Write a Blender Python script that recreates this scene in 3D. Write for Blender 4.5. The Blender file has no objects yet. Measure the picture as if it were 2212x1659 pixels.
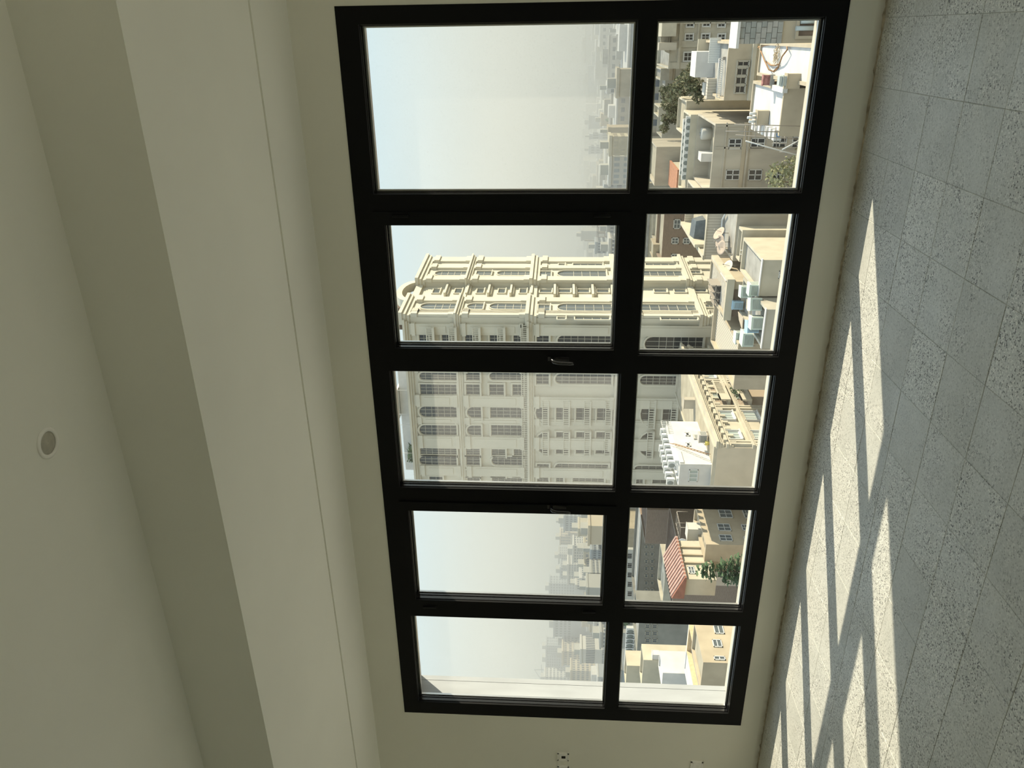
import bpy, math, random
from mathutils import Vector, Matrix

# ---------------------------------------------------------------- camera, sky, sun, exposure
SC = bpy.context.scene
COL = SC.collection
FW, FH, FPX = 2212.0, 1659.0, 1655.0
EYE = Vector((0.0, 0.0, 1.55))
# columns: view-right, view-down, view-forward of the upright picture in world axes (x along the window wall, y outdoors, z up)
VR = Vector((0.90919052, 0.41618849, 0.01263886))
VD = Vector((-0.01464426, 0.06229719, -0.9979502))
VF = Vector((-0.41612275, 0.90714178, 0.06273479))

cam_d = bpy.data.cameras.new('camera')
cam = bpy.data.objects.new('camera', cam_d)
COL.objects.link(cam)
cam_d.sensor_fit = 'HORIZONTAL'; cam_d.sensor_width = 36.0
cam_d.lens = FPX / FW * 36.0
cam_d.clip_start = 0.05; cam_d.clip_end = 20000
# the phone was held on its side: picture-right is world-down, picture-up is world-right
M = Matrix((VD, VR, -VF)).transposed().to_4x4()
M.translation = EYE
cam.matrix_world = M
SC.camera = cam

SUN_DIR = Vector((-1.37, -0.885, -1.0)).normalized()
sun_d = bpy.data.lights.new('sun', 'SUN')
sun_d.energy = 6.2; sun_d.angle = math.radians(0.6); sun_d.color = (1.0, 0.885, 0.67)
sun = bpy.data.objects.new('sun', sun_d); COL.objects.link(sun)
sun.rotation_euler = SUN_DIR.to_track_quat('-Z', 'Y').to_euler()
sun.location = (30, 30, 40)

world = bpy.data.worlds.new('hazy_sky'); SC.world = world
world.use_nodes = True
wn = world.node_tree.nodes; wl = world.node_tree.links
wn.clear()
w_out = wn.new('ShaderNodeOutputWorld'); w_bg = wn.new('ShaderNodeBackground')
w_tc = wn.new('ShaderNodeTexCoord'); w_sep = wn.new('ShaderNodeSeparateXYZ'); w_rmp = wn.new('ShaderNodeValToRGB')
wl.new(w_tc.outputs['Generated'], w_sep.inputs[0]); wl.new(w_sep.outputs['Z'], w_rmp.inputs[0])
wl.new(w_rmp.outputs[0], w_bg.inputs[0]); wl.new(w_bg.outputs[0], w_out.inputs[0])
cr = w_rmp.color_ramp
cr.elements[0].position = 0.0; cr.elements[0].color = (0.60, 0.62, 0.54, 1)
cr.elements[1].position = 1.0; cr.elements[1].color = (0.80, 0.97, 1.12, 1)
for p, c in ((0.09, (0.60, 0.66, 0.62, 1)), (0.17, (0.62, 0.73, 0.74, 1)), (0.28, (0.56, 0.73, 0.80, 1)), (0.5, (0.85, 0.98, 1.05, 1))):
    e = cr.elements.new(p); e.color = c
w_bg.inputs[1].default_value = 1.0

SC.view_settings.view_transform = 'Standard'
SC.view_settings.look = 'None'
SC.view_settings.gamma = 1.0
SC.view_settings.use_curve_mapping = False
SC.view_settings.exposure = 0.26
SC.cycles.max_bounces = 9
SC.cycles.diffuse_bounces = 6
SC.cycles.glossy_bounces = 3
SC.cycles.transparent_max_bounces = 24
SC.cycles.volume_bounces = 1
SC.cycles.sample_clamp_indirect = 8.0
SC.cycles.adaptive_threshold = 0.1

# ---------------------------------------------------------------- helpers
def ray(px, py):
    d = VR * ((FH - py) - FH / 2) + VD * (px - FW / 2) + VF * FPX
    return d.normalized()
def at_z(px, py, z):
    d = ray(px, py); return EYE + d * ((z - EYE.z) / d.z)
def at_y(px, py, y):
    d = ray(px, py); return EYE + d * (y / d.y)
def at_x(px, py, x):
    d = ray(px, py); return EYE + d * (x / d.x)

class MB:
    """collects boxes, prisms and tubes into one mesh"""
    def __init__(s): s.v = []; s.f = []; s.sm = []
    def quad(s, pts):
        n = len(s.v); s.v += [tuple(p) for p in pts]; s.f.append(tuple(range(n, n + len(pts)))); s.sm.append(False); return s
    def box(s, x0, x1, y0, y1, z0, z1):
        x0, x1 = min(x0, x1), max(x0, x1); y0, y1 = min(y0, y1), max(y0, y1); z0, z1 = min(z0, z1), max(z0, z1)
        n = len(s.v)
        s.v += [(x0,y0,z0),(x1,y0,z0),(x1,y1,z0),(x0,y1,z0),(x0,y0,z1),(x1,y0,z1),(x1,y1,z1),(x0,y1,z1)]
        for q in ((0,3,2,1),(4,5,6,7),(0,1,5,4),(1,2,6,5),(2,3,7,6),(3,0,4,7)):
            s.f.append(tuple(n + i for i in q)); s.sm.append(False)
        return s
    def hexa(s, p):
        """eight corners: 0-3 one side, 4-7 the opposite side in the same order"""
        n = len(s.v); s.v += [tuple(q) for q in p]
        for q in ((0,3,2,1),(4,5,6,7),(0,1,5,4),(1,2,6,5),(2,3,7,6),(3,0,4,7)):
            s.f.append(tuple(n + i for i in q)); s.sm.append(False)
        return s
    def prism(s, poly, z0, z1):
        n = len(s.v); k = len(poly)
        s.v += [(p[0], p[1], z0) for p in poly] + [(p[0], p[1], z1) for p in poly]
        s.f.append(tuple(n + k - 1 - i for i in range(k))); s.f.append(tuple(n + k + i for i in range(k))); s.sm += [False, False]
        for i in range(k):
            j = (i + 1) % k; s.f.append((n + i, n + j, n + k + j, n + k + i)); s.sm.append(False)
        return s
    def tube(s, pts, r, k=6, cap=True, r1=None):
        pts = [Vector(p) for p in pts]; rings = []
        for i, p in enumerate(pts):
            d = (pts[min(i + 1, len(pts) - 1)] - pts[max(i - 1, 0)]).normalized()
            a = d.orthogonal().normalized() if i == 0 else (a - d * a.dot(d)).normalized()
            b = d.cross(a); n = len(s.v); rr = r if r1 is None else r + (r1 - r) * i / (len(pts) - 1)
            s.v += [tuple(p + (a * math.cos(6.28318 * q / k) + b * math.sin(6.28318 * q / k)) * rr) for q in range(k)]
            rings.append(n)
        for i in range(len(rings) - 1):
            for q in range(k):
                w = (q + 1) % k
                s.f.append((rings[i] + q, rings[i] + w, rings[i + 1] + w, rings[i + 1] + q)); s.sm.append(True)
        if cap:
            s.f.append(tuple(rings[0] + k - 1 - q for q in range(k))); s.f.append(tuple(rings[-1] + q for q in range(k))); s.sm += [False, False]
        return s
    def lathe(s, c, axis, prof, k=24):
        """profile of (radius, height along axis) round centre c"""
        c = Vector(c); ax = Vector(axis).normalized(); a = ax.orthogonal().normalized(); b = ax.cross(a); rings = []
        for r, h in prof:
            n = len(s.v); s.v += [tuple(c + ax * h + (a * math.cos(6.28318 * q / k) + b * math.sin(6.28318 * q / k)) * r) for q in range(k)]
            rings.append(n)
        for i in range(len(rings) - 1):
            for q in range(k):
                w = (q + 1) % k
                s.f.append((rings[i] + q, rings[i] + w, rings[i + 1] + w, rings[i + 1] + q)); s.sm.append(True)
        return s
    def mesh(s, name, mat):
        me = bpy.data.meshes.new(name); me.from_pydata(s.v, [], s.f); me.update()
        if any(s.sm): me.polygons.foreach_set('use_smooth', s.sm)
        if mat is not None: me.materials.append(mat)
        return me
    def build(s, name, mat, parent=None, loc=None):
        return link(name, s.mesh(name, mat), parent, loc)

def link(name, me, parent=None, loc=None):
    o = bpy.data.objects.new(name, me); COL.objects.link(o)
    if loc is not None: o.location = loc
    if parent is not None: o.parent = parent
    return o
def tag(o, label=None, cat=None, group=None, kind=None):
    if label: o['label'] = label
    if cat: o['category'] = cat
    if group: o['group'] = group
    if kind: o['kind'] = kind
    return o
def thing(name, label=None, cat=None, loc=(0, 0, 0), group=None, kind=None):
    return tag(link(name, None, None, loc), label, cat, group, kind)

# ---------------------------------------------------------------- materials
MATS = {}
def nodes_of(m):
    m.use_nodes = True
    return m.node_tree.nodes, m.node_tree.links, m.node_tree.nodes['Principled BSDF']
def mat(name, col, rough=0.8, spec=0.3, noise=0.0, nscale=3.0, metal=0.0, col2=None, bump=0.0, detail=3.0, stretch=None):
    """plain surface with a mottled colour"""
    if name in MATS: return MATS[name]
    m = bpy.data.materials.new(name); N, L, b = nodes_of(m)
    b.inputs['Roughness'].default_value = rough; b.inputs['Metallic'].default_value = metal
    b.inputs['Specular IOR Level'].default_value = spec
    b.inputs['Base Color'].default_value = (*col, 1)
    if noise or col2 or bump:
        g = N.new('ShaderNodeNewGeometry'); nz = N.new('ShaderNodeTexNoise')
        src = g.outputs['Position']
        if stretch:
            mp = N.new('ShaderNodeMapping'); mp.inputs['Scale'].default_value = stretch
            L.new(src, mp.inputs[0]); src = mp.outputs[0]
        L.new(src, nz.inputs['Vector']); nz.inputs['Scale'].default_value = nscale; nz.inputs['Detail'].default_value = detail
        r = N.new('ShaderNodeValToRGB'); L.new(nz.outputs[0], r.inputs[0])
        c2 = col2 or tuple(c * (1 - noise) for c in col)
        r.color_ramp.elements[0].position = 0.32; r.color_ramp.elements[0].color = (*c2, 1)
        r.color_ramp.elements[1].position = 0.68; r.color_ramp.elements[1].color = (*col, 1)
        L.new(r.outputs[0], b.inputs['Base Color'])
        if bump:
            bp = N.new('ShaderNodeBump'); bp.inputs['Strength'].default_value = bump; bp.inputs['Distance'].default_value = 0.01
            L.new(nz.outputs[0], bp.inputs['Height']); L.new(bp.outputs[0], b.inputs['Normal'])
    MATS[name] = m
    return m

def plaster(name, col):
    m = bpy.data.materials.new(name); N, L, b = nodes_of(m)
    b.inputs['Roughness'].default_value = 0.75; b.inputs['Specular IOR Level'].default_value = 0.25
    g = N.new('ShaderNodeNewGeometry'); n1 = N.new('ShaderNodeTexNoise'); n2 = N.new('ShaderNodeTexNoise')
    n1.inputs['Scale'].default_value = 1.3; n1.inputs['Detail'].default_value = 4
    n2.inputs['Scale'].default_value = 220; n2.inputs['Detail'].default_value = 2
    L.new(g.outputs['Position'], n1.inputs['Vector']); L.new(g.outputs['Position'], n2.inputs['Vector'])
    r = N.new('ShaderNodeValToRGB'); L.new(n1.outputs[0], r.inputs[0])
    r.color_ramp.elements[0].position = 0.3; r.color_ramp.elements[0].color = (*[c * 0.95 for c in col], 1)
    r.color_ramp.elements[1].position = 0.7; r.color_ramp.elements[1].color = (*col, 1)
    L.new(r.outputs[0], b.inputs['Base Color'])
    bp = N.new('ShaderNodeBump'); bp.inputs['Strength'].default_value = 0.08; bp.inputs['Distance'].default_value = 0.002
    L.new(n2.outputs[0], bp.inputs['Height']); L.new(bp.outputs[0], b.inputs['Normal'])
    MATS[name] = m
    return m

def wall_mat(name, col):
    """painted plaster with brown dirt splashed along the unfinished floor joint"""
    m = plaster(name, col); N, L = m.node_tree.nodes, m.node_tree.links; b = N['Principled BSDF']
    base = b.inputs['Base Color'].links[0].from_socket
    g = N.new('ShaderNodeNewGeometry'); sp = N.new('ShaderNodeSeparateXYZ'); L.new(g.outputs['Position'], sp.inputs[0])
    nz = N.new('ShaderNodeTexNoise'); nz.inputs['Scale'].default_value = 9; nz.inputs['Detail'].default_value = 6
    L.new(g.outputs['Position'], nz.inputs['Vector'])
    mr = N.new('ShaderNodeMapRange'); mr.inputs['From Min'].default_value = 0.045; mr.inputs['From Max'].default_value = 0.0
    L.new(sp.outputs['Z'], mr.inputs['Value'])
    mu = N.new('ShaderNodeMath'); mu.operation = 'MULTIPLY'; L.new(mr.outputs[0], mu.inputs[0]); L.new(nz.outputs[0], mu.inputs[1])
    mx = N.new('ShaderNodeMix'); mx.data_type = 'RGBA'; L.new(mu.outputs[0], mx.inputs['Factor'])
    L.new(base, mx.inputs[6]); mx.inputs[7].default_value = (0.20, 0.14, 0.08, 1)
    L.new(mx.outputs[2], b.inputs['Base Color'])
    return m

def terrazzo():
    m = bpy.data.materials.new('terrazzo'); N, L, b = nodes_of(m)
    g = N.new('ShaderNodeNewGeometry'); oi = N.new('ShaderNodeObjectInfo')
    def noise(scale, detail=3.0):
        n = N.new('ShaderNodeTexNoise'); n.inputs['Scale'].default_value = scale; n.inputs['Detail'].default_value = detail
        L.new(g.outputs['Position'], n.inputs['Vector']); return n
    def ramp(src, stops):
        r = N.new('ShaderNodeValToRGB'); L.new(src, r.inputs[0]); e = r.color_ramp.elements
        e[0].position, e[0].color = stops[0][0], (*stops[0][1], 1); e[1].position, e[1].color = stops[-1][0], (*stops[-1][1], 1)
        for p, c in stops[1:-1]: q = e.new(p); q.color = (*c, 1)
        return r
    def mix(f, a, bb, typ='MIX'):
        x = N.new('ShaderNodeMix'); x.data_type = 'RGBA'; x.blend_type = typ
        for s, v in ((0, f), (6, a), (7, bb)):
            if hasattr(v, 'links'): L.new(v, x.inputs[s])
            elif isinstance(v, (int, float)): x.inputs[s].default_value = v
            else: x.inputs[s].default_value = (*v, 1)
        return x.outputs[2]
    vo = N.new('ShaderNodeTexVoronoi'); vo.inputs['Scale'].default_value = 150; L.new(g.outputs['Position'], vo.inputs['Vector'])
    sv = N.new('ShaderNodeSeparateColor'); L.new(vo.outputs['Color'], sv.inputs[0])
    # marble chips: mostly mid grey, some near black, some white
    chips = ramp(sv.outputs[0], [(0.0, (0.12, 0.12, 0.115)), (0.17, (0.17, 0.17, 0.16)), (0.21, (0.50, 0.505, 0.48)), (0.74, (0.66, 0.665, 0.64)), (0.8, (0.80, 0.80, 0.76)), (1.0, (0.88, 0.87, 0.83))])
    paste = ramp(noise(5, 5).outputs[0], [(0.3, (0.56, 0.575, 0.54)), (0.7, (0.68, 0.69, 0.65))])
    # chips lie thick in patches and thin elsewhere, and differ from tile to tile
    rnd = N.new('ShaderNodeMapRange'); L.new(oi.outputs['Random'], rnd.inputs['Value'])
    rnd.inputs['To Min'].default_value = -0.16; rnd.inputs['To Max'].default_value = 0.16
    ad = N.new('ShaderNodeMath'); ad.operation = 'ADD'; L.new(noise(6, 4).outputs[0], ad.inputs[0]); L.new(rnd.outputs[0], ad.inputs[1])
    thick = ramp(ad.outputs[0], [(0.36, (0.35,) * 3), (0.6, (1.0,) * 3)])
    sz = N.new('ShaderNodeMath'); sz.operation = 'LESS_THAN'; L.new(vo.outputs['Distance'], sz.inputs[0]); sz.inputs[1].default_value = 0.6
    th = N.new('ShaderNodeMath'); th.operation = 'MULTIPLY'; L.new(thick.outputs[0], th.inputs[0]); L.new(sz.outputs[0], th.inputs[1])
    c = mix(th.outputs[0], paste.outputs[0], chips.outputs[0])
    tone = ramp(oi.outputs['Random'], [(0.0, (0.86, 0.86, 0.86)), (1.0, (1.0, 1.0, 1.0))])
    c = mix(1.0, c, tone.outputs[0], 'MULTIPLY')
    # cement dust wiped across the floor
    dust = ramp(noise(1.7, 6).outputs[0], [(0.45, (0.0,) * 3), (0.72, (0.42,) * 3)])
    c = mix(dust.outputs[0], c, (0.63, 0.635, 0.59))
    sp = N.new('ShaderNodeSeparateXYZ'); L.new(g.outputs['Position'], sp.inputs[0])
    mr = N.new('ShaderNodeMapRange'); mr.inputs['From Min'].default_value = 4.05; mr.inputs['From Max'].default_value = 4.23
    L.new(sp.outputs['Y'], mr.inputs['Value'])
    mu = N.new('ShaderNodeMath'); mu.operation = 'MULTIPLY'; L.new(mr.outputs[0], mu.inputs[0])
    nd = ramp(noise(4, 6).outputs[0], [(0.35, (0.1,) * 3), (0.65, (1,) * 3)]); L.new(nd.outputs[0], mu.inputs[1])
    c = mix(mu.outputs[0], c, (0.36, 0.32, 0.24))
    L.new(c, b.inputs['Base Color'])
    rr = ramp(noise(3, 4).outputs[0], [(0.3, (0.42,) * 3), (0.7, (0.6,) * 3)]); L.new(rr.outputs[0], b.inputs['Roughness'])
    b.inputs['Specular IOR Level'].default_value = 0.45
    MATS['terrazzo'] = m
    return m

def glass(name, veil, smear, grain=0.0):
    """thin dusty pane: clear sheet, mirror reflection by Fresnel, a film of dirt that scatters the sun"""
    m = bpy.data.materials.new(name); m.use_nodes = True; N = m.node_tree.nodes; L = m.node_tree.links; N.clear()
    out = N.new('ShaderNodeOutputMaterial'); tr = N.new('ShaderNodeBsdfTransparent'); gl = N.new('ShaderNodeBsdfGlossy')
    tr.inputs[0].default_value = (0.975, 0.985, 0.975, 1); gl.inputs['Roughness'].default_value = 0.01
    lw = N.new('ShaderNodeLayerWeight'); lw.inputs['Blend'].default_value = 0.10
    m1 = N.new('ShaderNodeMixShader'); L.new(lw.outputs['Fresnel'], m1.inputs[0]); L.new(tr.outputs[0], m1.inputs[1]); L.new(gl.outputs[0], m1.inputs[2])
    df = N.new('ShaderNodeBsdfTranslucent'); df.inputs[0].default_value = (0.80, 0.80, 0.76, 1)
    g = N.new('ShaderNodeNewGeometry'); n1 = N.new('ShaderNodeTexNoise'); n1.inputs['Scale'].default_value = 2.2; n1.inputs['Detail'].default_value = 5
    n2 = N.new('ShaderNodeTexNoise'); n2.inputs['Scale'].default_value = 120; n2.inputs['Detail'].default_value = 2
    L.new(g.outputs['Position'], n1.inputs['Vector']); L.new(g.outputs['Position'], n2.inputs['Vector'])
    r1 = N.new('ShaderNodeMapRange'); r1.inputs['From Min'].default_value = 0.35; r1.inputs['From Max'].default_value = 0.7
    r1.inputs['To Min'].default_value = veil; r1.inputs['To Max'].default_value = veil + smear; L.new(n1.outputs[0], r1.inputs['Value'])
    r2 = N.new('ShaderNodeMapRange'); r2.inputs['From Min'].default_value = 0.60; r2.inputs['From Max'].default_value = 0.72
    r2.inputs['To Min'].default_value = 0.0; r2.inputs['To Max'].default_value = grain; L.new(n2.outputs[0], r2.inputs['Value'])
    ad = N.new('ShaderNodeMath'); ad.operation = 'ADD'; L.new(r1.outputs[0], ad.inputs[0]); L.new(r2.outputs[0], ad.inputs[1])
    m2 = N.new('ShaderNodeMixShader'); L.new(ad.outputs[0], m2.inputs[0]); L.new(m1.outputs[0], m2.inputs[1]); L.new(df.outputs[0], m2.inputs[2])
    L.new(m2.outputs[0], out.inputs[0])
    MATS[name] = m
    return m

PLASTER = plaster('plaster_ceiling', (0.905, 0.905, 0.83))
WALLM = wall_mat('plaster_wall', (0.87, 0.86, 0.765))
TERR = terrazzo()
GROUT = mat('grout', (0.50, 0.50, 0.46), 0.95, 0.1, noise=0.4, nscale=8)
BLACK = mat('black_aluminium', (0.004, 0.0042, 0.0045), 0.5, 0.16)
BEAD = mat('black_bead', (0.012, 0.012, 0.013), 0.12, 0.7)
MARBLE = mat('white_marble', (0.36, 0.385, 0.41), 0.45, 0.4, noise=0.12, nscale=5, detail=8, stretch=(1, 3, 0.6))
STONE = mat('cream_stone', (0.56, 0.52, 0.43), 0.7, 0.3, noise=0.1, nscale=4)
TAUPE = mat('taupe_soffit', (0.42, 0.36, 0.30), 0.8, 0.2, noise=0.1)
WHITEP = mat('white_plastic', (0.92, 0.91, 0.86), 0.35, 0.5)
GLASS_A = glass('glass_clean', 0.006, 0.012)
GLASS_B = glass('glass_streaky', 0.02, 0.04, 0.05)
GLASS_C = glass('glass_dusty', 0.105, 0.07, 0.07)

# ---------------------------------------------------------------- the room
WY = 4.23                        # inner face of the window wall
XL, XR, YB = -11.6, 4.4, -4.2     # the other walls, out of the picture
WX0, WX1, WZ0, WZ1 = -4.715, 0.137, 0.175, 2.707
SOFF, CEIL, BEAM = 2.95, 3.31, 2.592

# floor: screed with terrazzo tiles laid on it
fl = MB().box(XL - .2, XR + .2, YB - .2, 4.56, -0.25, -0.0016).build('floor', GROUT); tag(fl, kind='structure', label='grey terrazzo tile floor with a sunlit strip below the window')
TP = 0.3095
nx0 = math.floor((XL + 1.505) / TP); nx1 = math.ceil((XR + 1.505) / TP)
ny0 = math.floor((YB - 2.955) / 0.3085); ny1 = math.ceil((WY - 2.955) / 0.3085)
tile_mesh = {}
rest = MB()
JG = 0.0009
def in_view(x, y):
    d = Vector((x, y, 0)) - EYE; f = d.dot(VF)
    if f < 0.3: return False
    u = d.dot(VR) / f * FPX; v = d.dot(VD) / f * FPX
    return abs(u) < FH / 2 + 130 and abs(v) < FW / 2 + 170
for i in range(nx0, nx1):
    for j in range(ny0, ny1):
        x0 = max(-1.505 + i * TP, XL); x1 = min(-1.505 + (i + 1) * TP, XR)
        y0 = max(2.955 + j * 0.3085, YB); y1 = min(2.955 + (j + 1) * 0.3085, WY)
        if x1 - x0 < 0.01 or y1 - y0 < 0.01: continue
        x0 += JG; x1 -= JG; y0 += JG; y1 -= JG
        if in_view((x0 + x1) / 2, (y0 + y1) / 2):
            key = (round(x1 - x0, 4), round(y1 - y0, 4))
            if key not in tile_mesh:
                a, b = key[0] / 2, key[1] / 2; c = 0.0015; mb = MB()
                lo = [(-a, -b), (a, -b), (a, b), (-a, b)]; hi = [(-a + c, -b + c), (a - c, -b + c), (a - c, b - c), (-a + c, b - c)]
                mb.v = [(*p, -0.02) for p in lo] + [(*p, -0.0012) for p in lo] + [(*p, 0.0) for p in hi]
                for q in range(4):
                    w = (q + 1) % 4; mb.f += [(q, w, 4 + w, 4 + q), (4 + q, 4 + w, 8 + w, 8 + q)]
                mb.f.append((8, 9, 10, 11)); mb.sm = [False] * 9
                tile_mesh[key] = mb.mesh('tile', TERR)
            rnd = random.Random(i * 131 + j * 7)
            o = link('tile', tile_mesh[key], fl, ((x0 + x1) / 2, (y0 + y1) / 2, rnd.uniform(-0.0004, 0.0006)))
        else:
            rest.box(x0, x1, y0, y1, -0.02, 0)
tag(rest.build('tile_field', TERR, fl), kind='stuff')

# window wall with its opening; the plaster stops raggedly at the floor
wf = MB()
VX0, VX1 = -10.9, -5.95          # unseen second window of the same make, added farther along for bounce light
wf.box(XL - .2, VX0, WY, 4.54, -0.2, CEIL + .2); wf.box(VX1, WX0, WY, 4.54, -0.2, CEIL + .2); wf.box(VX0, VX1, WY, 4.54, WZ1, CEIL + .2); wf.box(VX0, VX1, WY, 4.54, -0.2, WZ0); wf.box(WX1, XR + .2, WY, 4.54, -0.2, CEIL + .2)
wf.box(WX0, WX1, WY, 4.54, WZ1, CEIL + .2); wf.box(WX0, WX1, WY, 4.54, -0.2, WZ0)
wall = tag(wf.build('wall_front', WALLM), 'cream plaster wall around the big black window', kind='structure')
rn = random.Random(4)
sm = MB(); x = XL; n = 0
prev = None
while x < XR:
    h, dpt = rn.uniform(0.004, 0.014), rn.uniform(0.002, 0.010)
    if prev is not None:
        (xa, ha, da) = prev
        sm.quad([(xa, WY - da, 0), (x, WY - dpt, 0), (x, WY - 0.001, h), (xa, WY - 0.001, ha)])
    prev = (x, h, dpt); x += rn.uniform(0.01, 0.05)
sm.build('mortar_seam', mat('mortar_seam', (0.50, 0.43, 0.32), 0.95, 0.1, noise=0.5, nscale=25), wall)

# the other sides of the room: unseen windows added right and back for bounce light
RO = (0.9, 3.95, 0.12, 2.9)
rw = MB().box(XR, XR + .2, YB, RO[0], -.2, CEIL + .2).box(XR, XR + .2, RO[1], WY, -.2, CEIL + .2).box(XR, XR + .2, RO[0], RO[1], -.2, RO[2]).box(XR, XR + .2, RO[0], RO[1], RO[3], CEIL + .2)
tag(rw.build('wall_right', WALLM), kind='structure')
bw = MB(); BO = (-4.6, -3.2, 0.9, 2.3)
bw.box(XL - .2, BO[0], YB - .2, YB, -.2, CEIL + .2); bw.box(BO[1], XR + .2, YB - .2, YB, -.2, CEIL + .2)
bw.box(BO[0], BO[1], YB - .2, YB, -.2, BO[2]); bw.box(BO[0], BO[1], YB - .2, YB, BO[3], CEIL + .2)
tag(bw.build('wall_back', WALLM), kind='structure')
tag(MB().box(XL - .2, XL, YB, WY, -.2, CEIL + .2).build('wall_left', WALLM), kind='structure')
w2 = thing('added_window_2', kind='structure'); m2 = MB()
for k in range(4):
    xx = BO[0] + (BO[1] - BO[0]) * k / 3; m2.box(xx - .04, xx + .04, YB - .12, YB - .05, BO[2], BO[3])
m2.box(BO[0], BO[1], YB - .12, YB - .05, BO[2], BO[2] + .07); m2.box(BO[0], BO[1], YB - .12, YB - .05, BO[3] - .07, BO[3])
m2.build('added_frame', BLACK, w2)
w3 = thing('added_window_3', kind='structure'); m3 = MB()
for k in range(5):
    yy = RO[0] + (RO[1] - RO[0]) * k / 4; m3.box(XR + .05, XR + .12, yy - .04, yy + .04, RO[2], RO[3])
m3.box(XR + .05, XR + .12, RO[0], RO[1], RO[2], RO[2] + .07); m3.box(XR + .05, XR + .12, RO[0], RO[1], RO[3] - .07, RO[3])
m3.build('added_frame', BLACK, w3)

# ceiling, with the dropped band along the window and its shadow groove
ce = MB().box(XL - .2, XR + .2, YB - .2, BEAM + .1, CEIL, CEIL + .25)
ceil = tag(ce.build('ceiling', PLASTER), 'cream plaster ceiling with a dropped band along the window', kind='structure')
GA, GB = 3.705, 3.728
bk = MB().box(XL, XR, BEAM, GA, SOFF, CEIL + .2).box(XL, XR, GA, GB, SOFF + .018, CEIL + .2).box(XL, XR, GB, WY, SOFF, CEIL + .2)
bk.build('dropped_band', PLASTER, ceil)

# ---------------------------------------------------------------- the black window
win = tag(thing('window_1', kind='structure'), 'black aluminium window of ten panes reaching almost to the floor')
FY0, FY1, GY = WY - 0.004, WY + 0.075, WY + 0.055     # frame front, back, glass
# bay openings (x0, x1) of the fixed frame from the far left bay to the bay by the camera
BAYS = [(-4.600, -3.768), (-3.645, -2.810), (-2.695, -1.862), (-1.745, -0.906), (-0.797, 0.052)]
TL, TH = 1.094, 1.188            # transom
BZ, TZ = 0.278, 2.592            # bottom and top of the openings
def bars(name, x0, x1, z0, z1, parent, y0=FY0, y1=FY1):
    return MB().box(x0, x1, y0, y1, z0, z1).build(name, BLACK, parent)
bars('frame_rail', WX0, WX1, WZ0, BZ, win); bars('frame_rail', WX0, WX1, TZ, WZ1, win)
bars('frame_stile', WX0, BAYS[0][0], BZ, TZ, win); bars('frame_stile', BAYS[4][1], WX1, BZ, TZ, win)
for k in range(4): bars('mullion', BAYS[k][1], BAYS[k + 1][0], BZ, TZ, win)
for k in range(5): bars('transom', BAYS[k][0], BAYS[k][1], TL, TH, win)
def bead(x0, x1, z0, z1, parent, y0, y1, w=0.009):
    """glazing bead: two small steps round the pane"""
    b = MB()
    for q, (ya, yb) in enumerate(((y0, (y0 + y1) / 2), ((y0 + y1) / 2, y1))):
        i = w * (0.45 + 0.55 * q)
        b.box(x0, x0 + i, ya, yb, z0, z1); b.box(x1 - i, x1, ya, yb, z0, z1)
        b.box(x0 + i, x1 - i, ya, yb, z0, z0 + i); b.box(x0 + i, x1 - i, ya, yb, z1 - i, z1)
    return b.build('glazing_bead', BEAD, parent)
def pane(x0, x1, z0, z1, y, m, parent):
    return MB().quad([(x0, y, z0), (x1, y, z0), (x1, y, z1), (x0, y, z1)]).build('pane', m, parent)
SILVER = mat('spacer_aluminium', (0.62, 0.62, 0.62), 0.28, 0.5, metal=1.0)
def spacer(x0, x1, z0, z1, y, parent):
    b = MB(); i = 0.012; x0 += .004; x1 -= .004; z0 += .004; z1 -= .004
    b.box(x0, x0 + i, y + .003, y + .019, z0, z1); b.box(x1 - i, x1, y + .003, y + .019, z0, z1); b.box(x0 + i, x1 - i, y + .003, y + .019, z0, z0 + i); b.box(x0 + i, x1 - i, y + .003, y + .019, z1 - i, z1)
    return b.build('spacer', SILVER, parent)
up_glass = [GLASS_B, GLASS_A, GLASS_C, GLASS_A, GLASS_B]
lo_glass = [GLASS_A, GLASS_A, GLASS_B, GLASS_A, GLASS_A]
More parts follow.
